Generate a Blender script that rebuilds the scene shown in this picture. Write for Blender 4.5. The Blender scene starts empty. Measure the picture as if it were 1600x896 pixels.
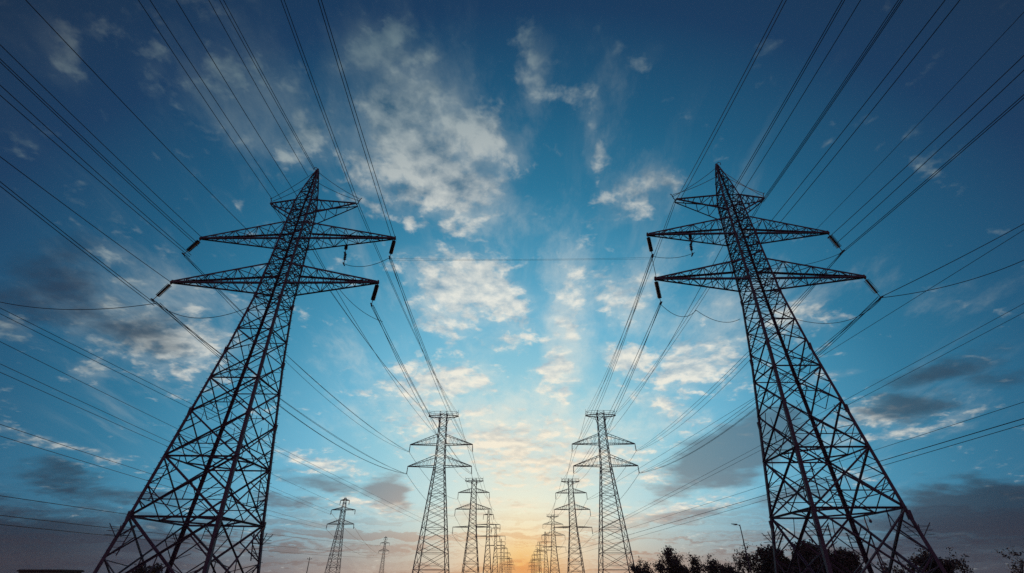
import bpy, bmesh, math, random
from mathutils import Vector, Matrix
random.seed(11)
R = math.radians
scene = bpy.context.scene
col = scene.collection

# ---------------------------------------------------------------- camera
cam_data = bpy.data.cameras.new("camera")
cam_data.sensor_width = 36.0
cam_data.lens = 36.0 * 728 / 1600
cam_data.clip_start = 0.05
cam_data.clip_end = 20000
cam = bpy.data.objects.new("camera", cam_data)
col.objects.link(cam)
cam.location = (0, 0, 1.6)
cam.rotation_euler = (R(90 + 32.4), 0, R(0.95))
scene.camera = cam

# ---------------------------------------------------------------- exposure
scene.view_settings.view_transform = 'Standard'
scene.view_settings.look = 'None'
scene.view_settings.exposure = 0.0
scene.view_settings.gamma = 1.0
scene.view_settings.use_curve_mapping = False
scene.render.engine = 'CYCLES'
scene.cycles.max_bounces = 4
scene.cycles.use_denoising = False

# ---------------------------------------------------------------- sky and sun
SUN_AZ, SUN_EL = 0.3, 1.4            # degrees; azimuth clockwise from +Y
WORLD_STRENGTH = 0.1


def lin(r, g, b):
    def f(c):
        c /= 255.0
        return c / 12.92 if c <= 0.04045 else ((c + 0.055) / 1.055) ** 2.4
    return (f(r), f(g), f(b), 1.0)


def sky_dir(az, el):
    az, el = R(az), R(el)
    return Vector((math.sin(az) * math.cos(el), math.cos(az) * math.cos(el), math.sin(el)))

BRIGHT_CLOUDS = [   # azimuth, elevation, half width, half height (degrees), tilt, strength
    (-27.4, 55.7, 5.06, 4.21, 40, 0.74),
    (-19.7, 51.1, 8.33, 4.62, -36, 1.00),
    (-13.2, 47.0, 7.58, 6.51, -14, 1.10),
    (-18.7, 43.2, 6.22, 3.66, 14, 0.75),
    (-9.2, 41.7, 3.68, 3.19, 9, 0.75),
    (-35.2, 45.4, 4.28, 3.73, 59, 0.62),
    (-42.9, 47.8, 6.62, 5.01, -63, 0.42),
    (-59.0, 39.5, 3.62, 1.54, -45, 0.45),
    (-52.8, 43.6, 2.00, 1.49, -88, 0.40),
    (4.0, 56.6, 3.93, 2.14, -87, 0.22),
    (13.2, 60.0, 2.52, 2.06, 73, 0.30),
    (13.8, 48.5, 5.38, 1.88, -88, 0.42),
    (25.6, 56.0, 2.49, 1.94, -4, 0.34),
    (16.5, 41.8, 3.58, 3.35, -81, 0.58),
    (23.9, 42.8, 2.64, 1.84, -21, 0.60),
    (-6.5, 31.7, 7.82, 3.92, -22, 1.15),
    (-11.6, 28.1, 5.00, 2.30, -20, 0.68),
    (-2.3, 26.0, 4.30, 2.02, 1, 0.55),
    (6.9, 28.9, 5.84, 2.94, 86, 0.66),
    (5.3, 22.0, 4.93, 2.45, 86, 0.72),
    (8.9, 33.4, 3.50, 2.00, 85, 0.45),
    (13.9, 30.6, 4.12, 3.68, -7, 0.48),
    (-10.0, 21.0, 7.19, 2.09, -2, 1.00),
    (-13.8, 19.8, 4.78, 2.65, 3, 0.75),
    (-6.3, 20.4, 3.45, 1.27, -13, 0.90),
    (13.9, 22.6, 4.74, 1.65, -16, 0.95),
    (22.1, 21.1, 5.19, 3.11, 15, 0.85),
    (17.6, 17.1, 4.39, 1.44, -26, 0.75),
    (25.3, 23.6, 4.25, 2.27, -10, 0.55),
    (-0.9, 13.7, 9.69, 3.53, -0, 0.75),
    (-9.5, 16.0, 6.29, 3.59, 1, 0.62),
    (5.0, 11.5, 11.65, 2.87, -1, 0.70),
    (-39.8, 20.1, 6.13, 3.29, -6, 0.80),
    (-47.0, 26.9, 3.01, 1.56, 26, 0.55),
    (-44.5, 16.7, 1.94, 1.73, -28, 0.58),
    (-50.9, 18.2, 1.44, 1.35, -21, 0.60),
    (-44.5, 25.9, 2.52, 1.60, 23, 0.50),
    (31.4, 23.8, 5.79, 2.00, 3, 0.55),
    (-15.7, 7.1, 4.71, 0.74, -2, 0.70),
    (-45.4, 10.2, 5.48, 0.67, -5, 0.62),
    (16.3, 6.3, 6.63, 0.77, 9, 0.70),
    (-22.5, 11.0, 6.30, 0.99, -10, 0.65),
    (2.2, 16.5, 4.91, 0.87, -1, 0.55),
    (39.7, 11.9, 6.26, 0.46, 7, 0.60),
    (36.1, 13.6, 3.12, 1.25, 4, 0.50),
    (-16.6, 39.2, 1.21, 0.97, -85, 0.70),
    (-2.0, 7.2, 7.83, 0.90, 0, 0.60),
    (6.1, 6.5, 4.20, 0.63, 4, 0.60),
    (34.9, 17.6, 3.39, 0.71, 11, 0.45),
    (33.6, 8.7, 2.57, 0.55, 0, 0.50),
]
DARK_CLOUDS = [   # azimuth, elevation, half width, half height (degrees), tilt, strength
    (-46.5, 21.3, 8.68, 3.93, -2, 0.62),
    (-51.5, 23.7, 3.73, 3.33, 32, 0.50),
    (23.7, 11.8, 8.21, 2.77, 19, 1.15),
    (17.4, 8.6, 4.41, 1.82, 17, 0.75),
    (39.0, 13.7, 7.36, 1.64, 4, 0.66),
    (43.4, 16.2, 5.00, 1.48, 5, 0.75),
    (45.8, 14.4, 2.46, 1.26, 4, 0.60),
    (43.6, 4.7, 8.96, 2.75, 1, 1.25),
    (-14.9, 8.4, 2.88, 1.52, -5, 0.95),
    (-22.7, 9.1, 5.55, 1.08, -11, 0.75),
    (-24.7, 7.1, 5.19, 0.82, -2, 0.72),
    (-43.3, 7.6, 3.45, 1.30, 4, 0.75),
    (-37.8, 6.7, 6.14, 0.93, 1, 0.65),
    (-42.6, 2.4, 13.02, 2.62, -2, 1.10),
    (18.2, 5.9, 7.15, 0.82, 9, 0.60),
    (28.8, 7.4, 5.12, 1.37, 7, 0.60),
    (-5.2, 6.2, 4.21, 0.44, 0, 0.50),
    (-26.4, 2.1, 8.33, 0.64, 1, 0.50),
    (38.2, 2.2, 9.91, 1.39, -1, 0.80),
]
VEILS = [   # azimuth, elevation, half width, half height (degrees), tilt, strength
    (-40.8, 47.3, 9.60, 7.84, 68, 0.55),
    (-19.9, 51.8, 10.80, 9.89, 43, 0.70),
    (-7.7, 48.1, 8.82, 6.68, 70, 0.55),
    (-61.3, 40.4, 3.98, 3.52, 49, 0.45),
    (15.4, 50.8, 9.65, 3.22, 81, 0.42),
    (4.3, 56.5, 5.23, 2.43, 87, 0.55),
    (8.3, 57.6, 4.48, 3.52, 88, 0.30),
    (7.0, 28.1, 12.43, 4.25, 86, 0.75),
    (15.8, 31.1, 6.87, 6.65, 81, 0.60),
    (25.5, 25.7, 9.36, 5.65, 6, 0.60),
    (20.5, 41.8, 5.73, 4.35, -19, 0.40),
    (-5.1, 41.5, 8.51, 4.60, -7, 0.50),
    (-10.8, 29.5, 8.48, 4.64, -16, 0.60),
    (-42.5, 23.3, 10.24, 6.62, -5, 0.60),
    (34.7, 25.7, 7.54, 3.28, 1, 0.45),
    (-0.9, 16.9, 19.72, 5.12, -0, 0.70),
    (-20.5, 22.4, 6.47, 4.29, -15, 0.45),
    (46.4, 21.9, 4.80, 1.66, -1, 0.35),
    (35.9, 12.5, 10.41, 2.22, 5, 0.40),
    (-14.9, 6.4, 10.69, 1.86, 1, 0.45),
    (14.4, 6.4, 10.72, 1.82, 6, 0.50),
]

class NodeKit:
    def __init__(self, tree):
        self.t = tree

    def new(self, kind, **kw):
        n = self.t.nodes.new(kind)
        for k, v in kw.items():
            setattr(n, k, v)
        return n

    def put(self, sock, v):
        if isinstance(v, bpy.types.NodeSocket):
            self.t.links.new(v, sock)
        else:
            sock.default_value = v

    def math(self, op, a, b=0.0, c=0.0, clamp=False):
        n = self.new('ShaderNodeMath', operation=op, use_clamp=clamp)
        self.put(n.inputs[0], a)
        self.put(n.inputs[1], b)
        self.put(n.inputs[2], c)
        return n.outputs[0]

    def vec(self, op, a, b=(0, 0, 0), scale=None):
        n = self.new('ShaderNodeVectorMath', operation=op)
        self.put(n.inputs[0], a)
        if op not in ('LENGTH', 'NORMALIZE', 'SCALE'):
            self.put(n.inputs[1], b)
        if scale is not None:
            self.put(n.inputs['Scale'], scale)
        return n.outputs['Value'] if op in ('LENGTH', 'DOT_PRODUCT') else n.outputs[0]

    def ramp(self, fac, stops, interp='LINEAR'):
        n = self.new('ShaderNodeValToRGB')
        cr = n.color_ramp
        cr.interpolation = interp
        while len(cr.elements) < len(stops):
            cr.elements.new(0.5)
        for e, (p, c) in zip(cr.elements, stops):
            e.position = p
            e.color = c
        self.put(n.inputs[0], fac)
        return n.outputs[0]

    def smooth(self, v, a, b, c=0.0, d=1.0, interp='SMOOTHSTEP'):
        n = self.new('ShaderNodeMapRange', interpolation_type=interp)
        self.put(n.inputs['Value'], v)
        self.put(n.inputs['From Min'], a)
        self.put(n.inputs['From Max'], b)
        self.put(n.inputs['To Min'], c)
        self.put(n.inputs['To Max'], d)
        return n.outputs[0]

    def mix(self, fac, a, b, blend='MIX'):
        n = self.new('ShaderNodeMix', data_type='RGBA', blend_type=blend)
        self.put(n.inputs[0], fac)
        self.put(n.inputs[6], a)
        self.put(n.inputs[7], b)
        return n.outputs[2]

    def noise(self, vec, scale, detail=6.0, rough=0.55, distortion=0.0, color=False, lac=2.0):
        n = self.new('ShaderNodeTexNoise')
        n.noise_dimensions = '3D'
        self.put(n.inputs['Vector'], vec)
        n.inputs['Scale'].default_value = scale
        n.inputs['Detail'].default_value = detail
        n.inputs['Roughness'].default_value = rough
        n.inputs['Lacunarity'].default_value = lac
        n.inputs['Distortion'].default_value = distortion
        return n.outputs['Color' if color else 'Fac']


def build_sky():
    w = bpy.data.worlds.new("World")
    scene.world = w
    w.use_nodes = True
    nt = w.node_tree
    nt.nodes.clear()
    k = NodeKit(nt)
    out = k.new('ShaderNodeOutputWorld')
    bg = k.new('ShaderNodeBackground')
    bg.inputs['Strength'].default_value = WORLD_STRENGTH
    nt.links.new(bg.outputs[0], out.inputs[0])
    d = k.vec('NORMALIZE', k.new('ShaderNodeTexCoord').outputs['Generated'])
    sep = k.new('ShaderNodeSeparateXYZ')
    nt.links.new(d, sep.inputs[0])
    x, y, z = sep.outputs
    sun = sky_dir(SUN_AZ, SUN_EL)
    ang = k.math('DIVIDE', k.math('ARCCOSINE', k.vec('DOT_PRODUCT', d, tuple(sun))), math.pi)   # 0 at the sun, 1 opposite it
    el = k.math('DIVIDE', k.math('ARCSINE', z), R(90))
    A = lambda deg: deg / 180.0
    E = lambda deg: deg / 90.0

    # clear sky: pale and warm round the sun, deep blue away from it, added mauve fill behind the camera
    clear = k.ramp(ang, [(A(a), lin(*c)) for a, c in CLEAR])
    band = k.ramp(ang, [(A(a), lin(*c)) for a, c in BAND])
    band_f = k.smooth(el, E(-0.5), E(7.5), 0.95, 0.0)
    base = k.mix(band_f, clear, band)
    # physical sky adds its own share
    nish = k.new('ShaderNodeTexSky', sky_type='NISHITA')
    nish.sun_disc = False
    nish.sun_elevation = R(SUN_EL)
    nish.sun_rotation = R(SUN_AZ)
    nish_c = k.vec('MINIMUM', k.vec('SCALE', nish.outputs[0], scale=0.14), (1, 1, 1))
    base = k.mix(0.06, base, nish_c)

    # coordinates on a cloud layer: shrink towards the horizon as a real layer does
    inv = k.math('DIVIDE', 1.0, k.math('ADD', k.math('MAXIMUM', z, 0.0), 0.22))
    p = k.vec('SCALE', d, scale=inv)
    warp = k.vec('SUBTRACT', k.noise(p, 3.5, 5, 0.6, color=True), (0.5, 0.5, 0.5))
    pw = k.vec('ADD', p, k.vec('SCALE', warp, scale=0.075))
    dw = k.vec('ADD', d, k.vec('SCALE', warp, scale=0.055))

    def mask(table):
        acc = None
        for az, e, hw, hh, tilt, s in table:
            c = sky_dir(az, e)
            east = Vector((math.cos(R(az)), -math.sin(R(az)), 0))
            north = c.cross(east) * -1
            if north.z < 0:
                north = -north
            a = east * math.cos(R(tilt)) + north * math.sin(R(tilt))
            b = c.cross(a)
            m = Matrix((a, b, c)).transposed()
            n = k.new('ShaderNodeTexGradient', gradient_type='SPHERICAL')
            tm = n.texture_mapping
            tm.vector_type = 'TEXTURE'
            tm.translation = c
            tm.rotation = m.to_euler()
            tm.scale = (1.75 * math.tan(R(hw)), 1.75 * math.tan(R(hh)), 1.05)
            nt.links.new(dw, n.inputs['Vector'])
            v = k.smooth(n.outputs['Fac'], 0.0, 1.0, 0.0, s)
            acc = v if acc is None else k.math('MAXIMUM', acc, v)
        return acc

    bright_m = mask(BRIGHT_CLOUDS)
    dark_m = mask(DARK_CLOUDS)

    def density(vec):
        big = k.noise(vec, 6.8, 8, 0.56)
        return big
    n0 = density(pw)
    toward = k.vec('ADD', pw, (0.0, 0.03, -0.012))
    n1 = density(toward)
    fine = k.noise(pw, 30.0, 5, 0.65)
    cell = k.noise(pw, 15.0, 4, 0.5)
    tex = k.math('ADD', k.math('ADD', k.math('MULTIPLY', k.math('SUBTRACT', n0, 0.5), 1.45), k.math('MULTIPLY', k.math('SUBTRACT', cell, 0.5), 1.5)),
                 k.math('MULTIPLY', k.math('SUBTRACT', fine, 0.5), 0.5))
    body = k.math('ADD', bright_m, tex)
    puff = k.smooth(body, 0.22, 0.86)
    veil = k.math('MULTIPLY', k.smooth(k.math('ADD', bright_m, k.math('MULTIPLY', k.math('SUBTRACT', n0, 0.5), 0.9)), 0.10, 0.95), 0.5)
    dens = k.math('MAXIMUM', puff, veil)
    light = k.math('ADD', 0.62, k.math('MULTIPLY', k.math('SUBTRACT', n0, n1), 4.5), clamp=True)
    lit = k.ramp(ang, [(A(a), lin(*c)) for a, c in LIT])
    shade = k.ramp(ang, [(A(a), lin(*c)) for a, c in SHADE])
    ccol = k.mix(light, shade, lit)

    # thin streaks of high cirrus lying along the lines towards the sun
    st = k.vec('ADD', k.vec('MULTIPLY', pw, (11.0, 1.6, 1.6)), (3.7, 8.1, 2.0))
    cir = k.smooth(k.noise(st, 1.0, 6, 0.62), 0.50, 0.86)
    patch = k.smooth(k.noise(p, 1.6, 3, 0.5), 0.40, 0.66)
    cirrus = k.math('MULTIPLY', k.math('MULTIPLY', cir, patch), 0.24)
    veil_m = mask(VEILS)
    vs = k.noise(k.vec('MULTIPLY', pw, (10.0, 5.0, 5.0)), 1.0, 8, 0.66)
    veils = k.smooth(k.math('ADD', veil_m, k.math('MULTIPLY', k.math('SUBTRACT', vs, 0.5), 1.5)), 0.16, 1.05, 0.0, 0.52)
    col0 = k.mix(k.math('MAXIMUM', cirrus, veils), base, lit)

    dn = k.vec('MULTIPLY', pw, (1.0, 1.6, 1.6))
    dbody = k.math('ADD', dark_m, k.math('MULTIPLY', k.math('SUBTRACT', k.noise(dn, 4.2, 6, 0.55), 0.5), 1.2))
    ddens = k.smooth(dbody, 0.26, 0.80, 0.0, 0.88)
    dcol = k.ramp(ang, [(A(a), lin(*c)) for a, c in DARK])

    dcol = k.mix(k.math('MULTIPLY', k.smooth(el, E(1.0), E(13.0), 0.95, 0.0), 0.85), dcol, band)

    # stratus lines low over the horizon, by the sun
    sv = k.vec('MULTIPLY', dw, (2.2, 2.2, 95.0))
    strat = k.smooth(k.noise(sv, 1.0, 4, 0.55), 0.44, 0.60)
    low = k.smooth(el, E(2.5), E(8.0), 0.75, 0.0)
    strat = k.math('MULTIPLY', strat, low)
    scol = k.ramp(ang, [(A(a), lin(*c)) for a, c in STRATUS])

    c1 = k.mix(dens, col0, ccol)
    c2 = k.mix(ddens, c1, dcol)
    c3 = k.mix(strat, c2, scol)
    fin = k.vec('SCALE', c3, scale=1.0 / WORLD_STRENGTH)
    nt.links.new(fin, bg.inputs['Color'])
    w.cycles.sampling_method = 'MANUAL'
    w.cycles.sample_map_resolution = 512


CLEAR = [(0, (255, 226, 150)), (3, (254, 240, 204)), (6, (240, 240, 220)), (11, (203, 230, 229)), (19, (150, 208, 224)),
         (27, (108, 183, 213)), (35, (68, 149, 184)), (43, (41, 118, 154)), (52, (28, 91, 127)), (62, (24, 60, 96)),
         (72, (24, 47, 74)), (84, (22, 38, 60)), (105, (60, 58, 84)), (140, (112, 92, 116)), (180, (106, 88, 112))]  # last stops, unseen behind the camera, brightened to fill the steel faces
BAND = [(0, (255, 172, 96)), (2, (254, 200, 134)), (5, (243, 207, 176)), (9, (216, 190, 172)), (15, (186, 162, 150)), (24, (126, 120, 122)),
        (33, (66, 74, 90)), (43, (24, 31, 50)), (70, (22, 26, 42)), (90, (24, 28, 42)), (120, (96, 70, 92)), (180, (86, 70, 96))]  # mauve end stops brightened too, as added fill from behind the camera
LIT = [(0, (255, 238, 205)), (10, (250, 238, 214)), (18, (242, 238, 222)), (30, (228, 230, 222)), (42, (196, 202, 200)),
       (52, (148, 163, 168)), (60, (98, 120, 132)), (70, (74, 86, 99)), (90, (40, 48, 60))]
SHADE = [(0, (240, 205, 160)), (10, (212, 206, 192)), (18, (178, 196, 204)), (30, (136, 170, 189)), (42, (92, 126, 148)),
         (52, (64, 100, 124)), (60, (50, 82, 108)), (70, (44, 60, 80)), (90, (24, 30, 42))]
DARK = [(0, (200, 150, 110)), (10, (170, 160, 152)), (20, (112, 136, 148)), (30, (86, 120, 140)), (42, (52, 80, 100)),
        (52, (44, 62, 84)), (62, (38, 52, 72)), (90, (26, 34, 46))]
STRATUS = [(0, (238, 160, 92)), (4, (220, 170, 120)), (9, (200, 160, 132)), (18, (150, 134, 128)), (35, (50, 58, 75)), (60, (28, 33, 48))]
build_sky()

sun_data = bpy.data.lights.new("sun", 'SUN')
sun_data.energy = 1.5
sun_data.angle = R(0.5)
sun_data.color = (1.0, 0.55, 0.28)
sun = bpy.data.objects.new("sun", sun_data)
col.objects.link(sun)
sun.rotation_euler = sky_dir(SUN_AZ, SUN_EL).to_track_quat('Z', 'Y').to_euler()


# ---------------------------------------------------------------- materials
def material(name, color, rough=0.6, metallic=0.0, vary=0.25, scale=3.0, spec=0.3):
    m = bpy.data.materials.new(name)
    m.use_nodes = True
    nt = m.node_tree
    bsdf = nt.nodes['Principled BSDF']
    k = NodeKit(nt)
    tc = k.new('ShaderNodeTexCoord').outputs['Object']
    n = k.noise(tc, scale, 5, 0.6)
    lo = tuple(c * (1 - vary) for c in color) + (1,)
    hi = tuple(min(1, c * (1 + vary)) for c in color) + (1,)
    nt.links.new(k.ramp(n, [(0.3, lo), (0.7, hi)]), bsdf.inputs['Base Color'])
    nt.links.new(k.smooth(n, 0.2, 0.8, rough - 0.1, min(1, rough + 0.1)), bsdf.inputs['Roughness'])
    bsdf.inputs['Metallic'].default_value = metallic
    bsdf.inputs['Specular IOR Level'].default_value = spec
    return m


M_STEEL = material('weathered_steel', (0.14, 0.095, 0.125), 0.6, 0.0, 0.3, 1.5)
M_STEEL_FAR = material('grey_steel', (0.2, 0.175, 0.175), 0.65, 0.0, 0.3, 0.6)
M_RUST = material('rusty_steel', (0.2, 0.075, 0.08), 0.7, 0.0, 0.4, 4.0)
M_GLASS = material('brown_porcelain', (0.07, 0.045, 0.055), 0.5, 0.0, 0.2, 6.0, 0.5)
M_WIRE = material('dull_aluminium', (0.045, 0.045, 0.055), 0.6, 0.0, 0.15, 0.5)
M_CONCRETE = material('concrete', (0.28, 0.27, 0.26), 0.9, 0.0, 0.2, 2.0)
M_LEAF = material('foliage', (0.115, 0.095, 0.085), 0.7, 0.0, 0.5, 1.2, 0.15)
M_BARK = material('bark', (0.06, 0.045, 0.035), 0.9, 0.0, 0.4, 6.0, 0.1)
M_GROUND = material('dry_grass_soil', (0.06, 0.065, 0.035), 0.95, 0.0, 0.5, 0.25, 0.1)
M_WALL = material('render_wall', (0.22, 0.2, 0.18), 0.9, 0.0, 0.2, 1.5)
M_ROOF = material('sheet_roof', (0.08, 0.06, 0.055), 0.7, 0.0, 0.3, 1.0)
M_DOOR = material('painted_door', (0.06, 0.07, 0.08), 0.5, 0.0, 0.2, 2.0)
M_PANE = material('dark_pane', (0.02, 0.025, 0.03), 0.08, 0.0, 0.1, 2.0, 0.6)
M_LENS = material('lamp_lens', (0.4, 0.4, 0.38), 0.2, 0.0, 0.1, 5.0, 0.5)


# ---------------------------------------------------------------- mesh helpers
class MB:
    """Collects shapes and links them as one mesh object."""

    def __init__(self):
        self.v, self.f = [], []

    def prism(self, p, q, prof_p, prof_q=None, cap=True):
        prof_q = prof_q or prof_p
        n = len(prof_p)
        b = len(self.v)
        self.v += [tuple(p + o) for o in prof_p] + [tuple(q + o) for o in prof_q]
        for i in range(n):
            j = (i + 1) % n
            self.f.append((b + i, b + j, b + n + j, b + n + i))
        if cap:
            self.f.append(tuple(b + i for i in reversed(range(n))))
            self.f.append(tuple(b + n + i for i in range(n)))

    @staticmethod
    def frame(p, q, hint):
        d = (q - p).normalized()
        u = hint - d * hint.dot(d)
        if u.length < 1e-4:
            u = Vector((1, 0.3, 0)) - d * d.x
        u.normalize()
        return u, d.cross(u)

    def bar(self, p, q, w, h=None, hint=Vector((0, 0, 1))):
        p, q = Vector(p), Vector(q)
        h = h or w
        u, v = self.frame(p, q, hint)
        self.prism(p, q, [u * (w / 2 * a) + v * (h / 2 * c) for a, c in ((-1, -1), (1, -1), (1, 1), (-1, 1))])

    def angle(self, p, q, w, t, hint, other=None):
        """L-section bar, flanges along hint and along the second direction."""
        p, q = Vector(p), Vector(q)
        u, v = self.frame(p, q, hint)
        if other is not None and v.dot(other) < 0:
            v = -v
        c = 0.28 * w
        self.prism(p, q, [u * (a * w - c) + v * (b * w - c) for a, b in
                          ((0, 0), (1, 0), (1, t), (t, t), (t, 1), (0, 1))])

    def tube(self, pts, rad, sides=6, cap=True):
        pts = [Vector(p) for p in pts]
        rads = rad if isinstance(rad, (list, tuple)) else [rad] * len(pts)
        b = len(self.v)
        hint = Vector((0.13, 0.21, 0.97))
        for i, p in enumerate(pts):
            a = pts[max(i - 1, 0)]
            c = pts[min(i + 1, len(pts) - 1)]
            d = (c - a).normalized()
            u = hint - d * hint.dot(d)
            if u.length < 0.05:
                u = Vector((1, 0, 0)) - d * d.x
            u.normalize()
            v = d.cross(u)
            hint = u
            for s in range(sides):
                t = 2 * math.pi * s / sides
                self.v.append(tuple(p + (u * math.cos(t) + v * math.sin(t)) * rads[i]))
        for i in range(len(pts) - 1):
            for s in range(sides):
                t = (s + 1) % sides
                self.f.append((b + i * sides + s, b + i * sides + t, b + (i + 1) * sides + t, b + (i + 1) * sides + s))
        if cap:
            self.f.append(tuple(b + s for s in reversed(range(sides))))
            e = b + (len(pts) - 1) * sides
            self.f.append(tuple(e + s for s in range(sides)))

    def box(self, lo, hi):
        lo, hi = Vector(lo), Vector(hi)
        b = len(self.v)
        for z in (lo.z, hi.z):
            self.v += [(lo.x, lo.y, z), (hi.x, lo.y, z), (hi.x, hi.y, z), (lo.x, hi.y, z)]
        self.f += [tuple(b + i for i in f) for f in
                   ((3, 2, 1, 0), (4, 5, 6, 7), (0, 1, 5, 4), (1, 2, 6, 5), (2, 3, 7, 6), (3, 0, 4, 7))]

    def build(self, name, mat, parent=None, smooth=False):
        me = bpy.data.meshes.new(name)
        me.from_pydata(self.v, [], self.f)
        me.materials.append(mat)
        if smooth:
            me.polygons.foreach_set('use_smooth', [True] * len(me.polygons))
        me.update()
        o = bpy.data.objects.new(name, me)
        col.objects.link(o)
        if parent:
            o.parent = parent
        return o


def tag(o, label=None, cat=None, group=None, kind=None):
    for key, v in (('label', label), ('category', cat), ('group', group), ('kind', kind)):
        if v:
            o[key] = v
    return o


def empty(name, loc, rz=0.0):
    o = bpy.data.objects.new(name, None)
    o.empty_display_size = 0.5
    col.objects.link(o)
    o.location = loc
    o.rotation_euler = (0, 0, rz)
    return o


def copy_tree(o, parent=None):
    c = o.copy()
    col.objects.link(c)
    if parent:
        c.parent = parent
    for ch in list(o.children):
        copy_tree(ch, c)
    return c


def interp(table, z):
    for (a, va), (b, vb) in zip(table, table[1:]):
        if z <= b:
            return va + (vb - va) * (z - a) / (b - a)
    return table[-1][1]


# ---------------------------------------------------------------- ground
g = MB()
RINGS = [0, 15, 40, 80, 150, 300, 600, 1000, 1390]
SEG = 48
g.v.append((0, 0, 0))
for r in RINGS[1:]:
    for s in range(SEG):
        t = 2 * math.pi * s / SEG
        g.v.append((r * math.cos(t), r * math.sin(t), 0.0))
for s in range(SEG):
    g.f.append((0, 1 + s, 1 + (s + 1) % SEG))
for i in range(len(RINGS) - 2):
    a, b = 1 + i * SEG, 1 + (i + 1) * SEG
    for s in range(SEG):
        t = (s + 1) % SEG
        g.f.append((a + s, b + s, b + t, a + t))
tag(g.build('ground', M_GROUND), kind='structure')


# ---------------------------------------------------------------- insulator string: caps and ribbed discs on a rod
def insulator(parent, top, vec, discs=14, rad=0.21, tail=0.55, sides=12):
    top, vec = Vector(top), Vector(vec)
    ln = vec.length
    mb = MB()
    d = vec.normalized()
    pts, rads = [], []
    s0 = 0.18
    discs = max(4, int(discs * 0.8))
    pitch = (ln - s0 - tail) / discs
    pts.append(top); rads.append(0.035)
    pts.append(top + d * s0); rads.append(0.035)
    for i in range(discs):
        s = s0 + i * pitch
        for f, r in ((0.02, 0.085), (0.34, 0.09), (0.42, rad * 0.7), (0.52, rad * 1.08), (0.60, rad), (0.64, 0.09), (0.98, 0.08)):
            pts.append(top + d * (s + f * pitch)); rads.append(r)
    pts.append(top + d * (ln - tail)); rads.append(0.035)
    pts.append(top + vec); rads.append(0.03)
    mb.tube(pts, rads, sides)
    o = mb.build('insulator_string', M_GLASS, parent)
    c = MB()                                     # clamp that grips the cable
    e = top + vec
    c.bar(e + Vector((0, -0.28, 0)), e + Vector((0, 0.28, 0)), 0.11, 0.09)
    c.bar(e + Vector((0, 0, 0.12)), e + Vector((0, 0, -0.08)), 0.10, 0.10, Vector((0, 1, 0)))
    c.build('cable_clamp', M_STEEL, parent)
    return o


# ---------------------------------------------------------------- large pylon with a pointed peak
NEAR_W = [(0, 4.02), (5.5, 3.32), (13.5, 2.45), (19.5, 1.80), (24.3, 1.36), (27.4, 1.20), (33.1, 1.07), (38.4, 0.90), (41.2, 0.55), (44.0, 0.10)]
LEFT_LEVELS = [0.35, 5.6, 9.9, 13.5, 16.6, 19.3, 21.6, 23.6, 25.3, 26.9, 28.1, 29.3, 30.4, 31.5, 32.7, 33.9, 35.0, 36.2, 37.3, 38.4, 39.8, 41.2, 42.5, 43.7]


def corner(tab, z, i):
    w = interp(tab, z)
    sx, sy = ((-1, -1), (1, -1), (1, 1), (-1, 1))[i % 4]
    return Vector((sx * w, sy * w, z))


def truss_arm(root, name, sgn, reach, w, zb, zt, ztip, n, chord, web, strings=(), tip_len=0.7):
    """Crossarm that tapers from four chords at the body to one point."""
    rnd = random.Random(int(zb * 10) + sgn + 1)
    mb = MB()
    tip = Vector((sgn * reach, 0, ztip))
    starts = [Vector((sgn * w, -w, zb)), Vector((sgn * w, w, zb)), Vector((sgn * w, w, zt)), Vector((sgn * w, -w, zt))]
    ends = [tip + Vector((0, a * 0.10, b)) for a, b in ((-1, -0.06), (1, -0.06), (1, 0.10), (-1, 0.10))]
    mid = (Vector((sgn * w, 0, (zb + zt) / 2)))
    for s, e in zip(starts, ends):
        inward = mid - s
        mb.angle(s, e, chord, 0.2, Vector((0, inward.y, 0)), Vector((0, 0, inward.z)))
    st = []
    for k in range(n):
        t = (k / n) ** 0.92
        st.append([s.lerp(e, t) for s, e in zip(starts, ends)])
    for k in range(n):
        P = st[k]
        if k:
            for i in range(4):
                mb.bar(P[i], P[(i + 1) % 4], web, web * 0.8)
        if k < n - 1:
            Q = st[k + 1]
            for i in range(4):
                j = (i + 1) % 4
                if (k + i) % 2:
                    mb.bar(P[i], Q[j], web, web * 0.7)
                else:
                    mb.bar(P[j], Q[i], web, web * 0.7)
                if k < 2 and i in (0, 1, 3):
                    a, b = P[i].lerp(Q[j] if (k + i) % 2 else Q[i], 0.5), P[j].lerp(Q[j], 0.5 + rnd.uniform(-.1, .1))
                    mb.bar(a if (k + i) % 2 else P[j].lerp(Q[i], 0.5), b if not (k + i) % 2 else P[j].lerp(Q[j], 0.5), web * 0.8, web * 0.6)
    o = mb.build(name, M_STEEL, root)
    tp = MB()
    tp.bar(tip - Vector((sgn * tip_len, 0, 0)), tip + Vector((sgn * 0.22, 0, 0)), 0.20, 0.24, Vector((0, 0, 1)))
    tp.bar(tip + Vector((sgn * 0.12, 0, -0.22)), tip + Vector((sgn * 0.12, 0, 0.26)), 0.14, 0.14, Vector((0, 1, 0)))
    tp.build('tip_plate', M_RUST, o)
    for pos, vec, discs, rad in strings:
        insulator(o, pos, vec, discs, rad)
    return o


RIGHT_LEVELS = [0.3, 6.1, 10.4, 14.2, 17.4, 20.0, 22.2, 23.9, 25.4, 26.9, 28.1, 29.3, 30.4, 31.5, 32.7, 33.9, 35.0, 36.2, 37.3, 38.4, 39.9, 41.3, 42.6, 43.7]


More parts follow.
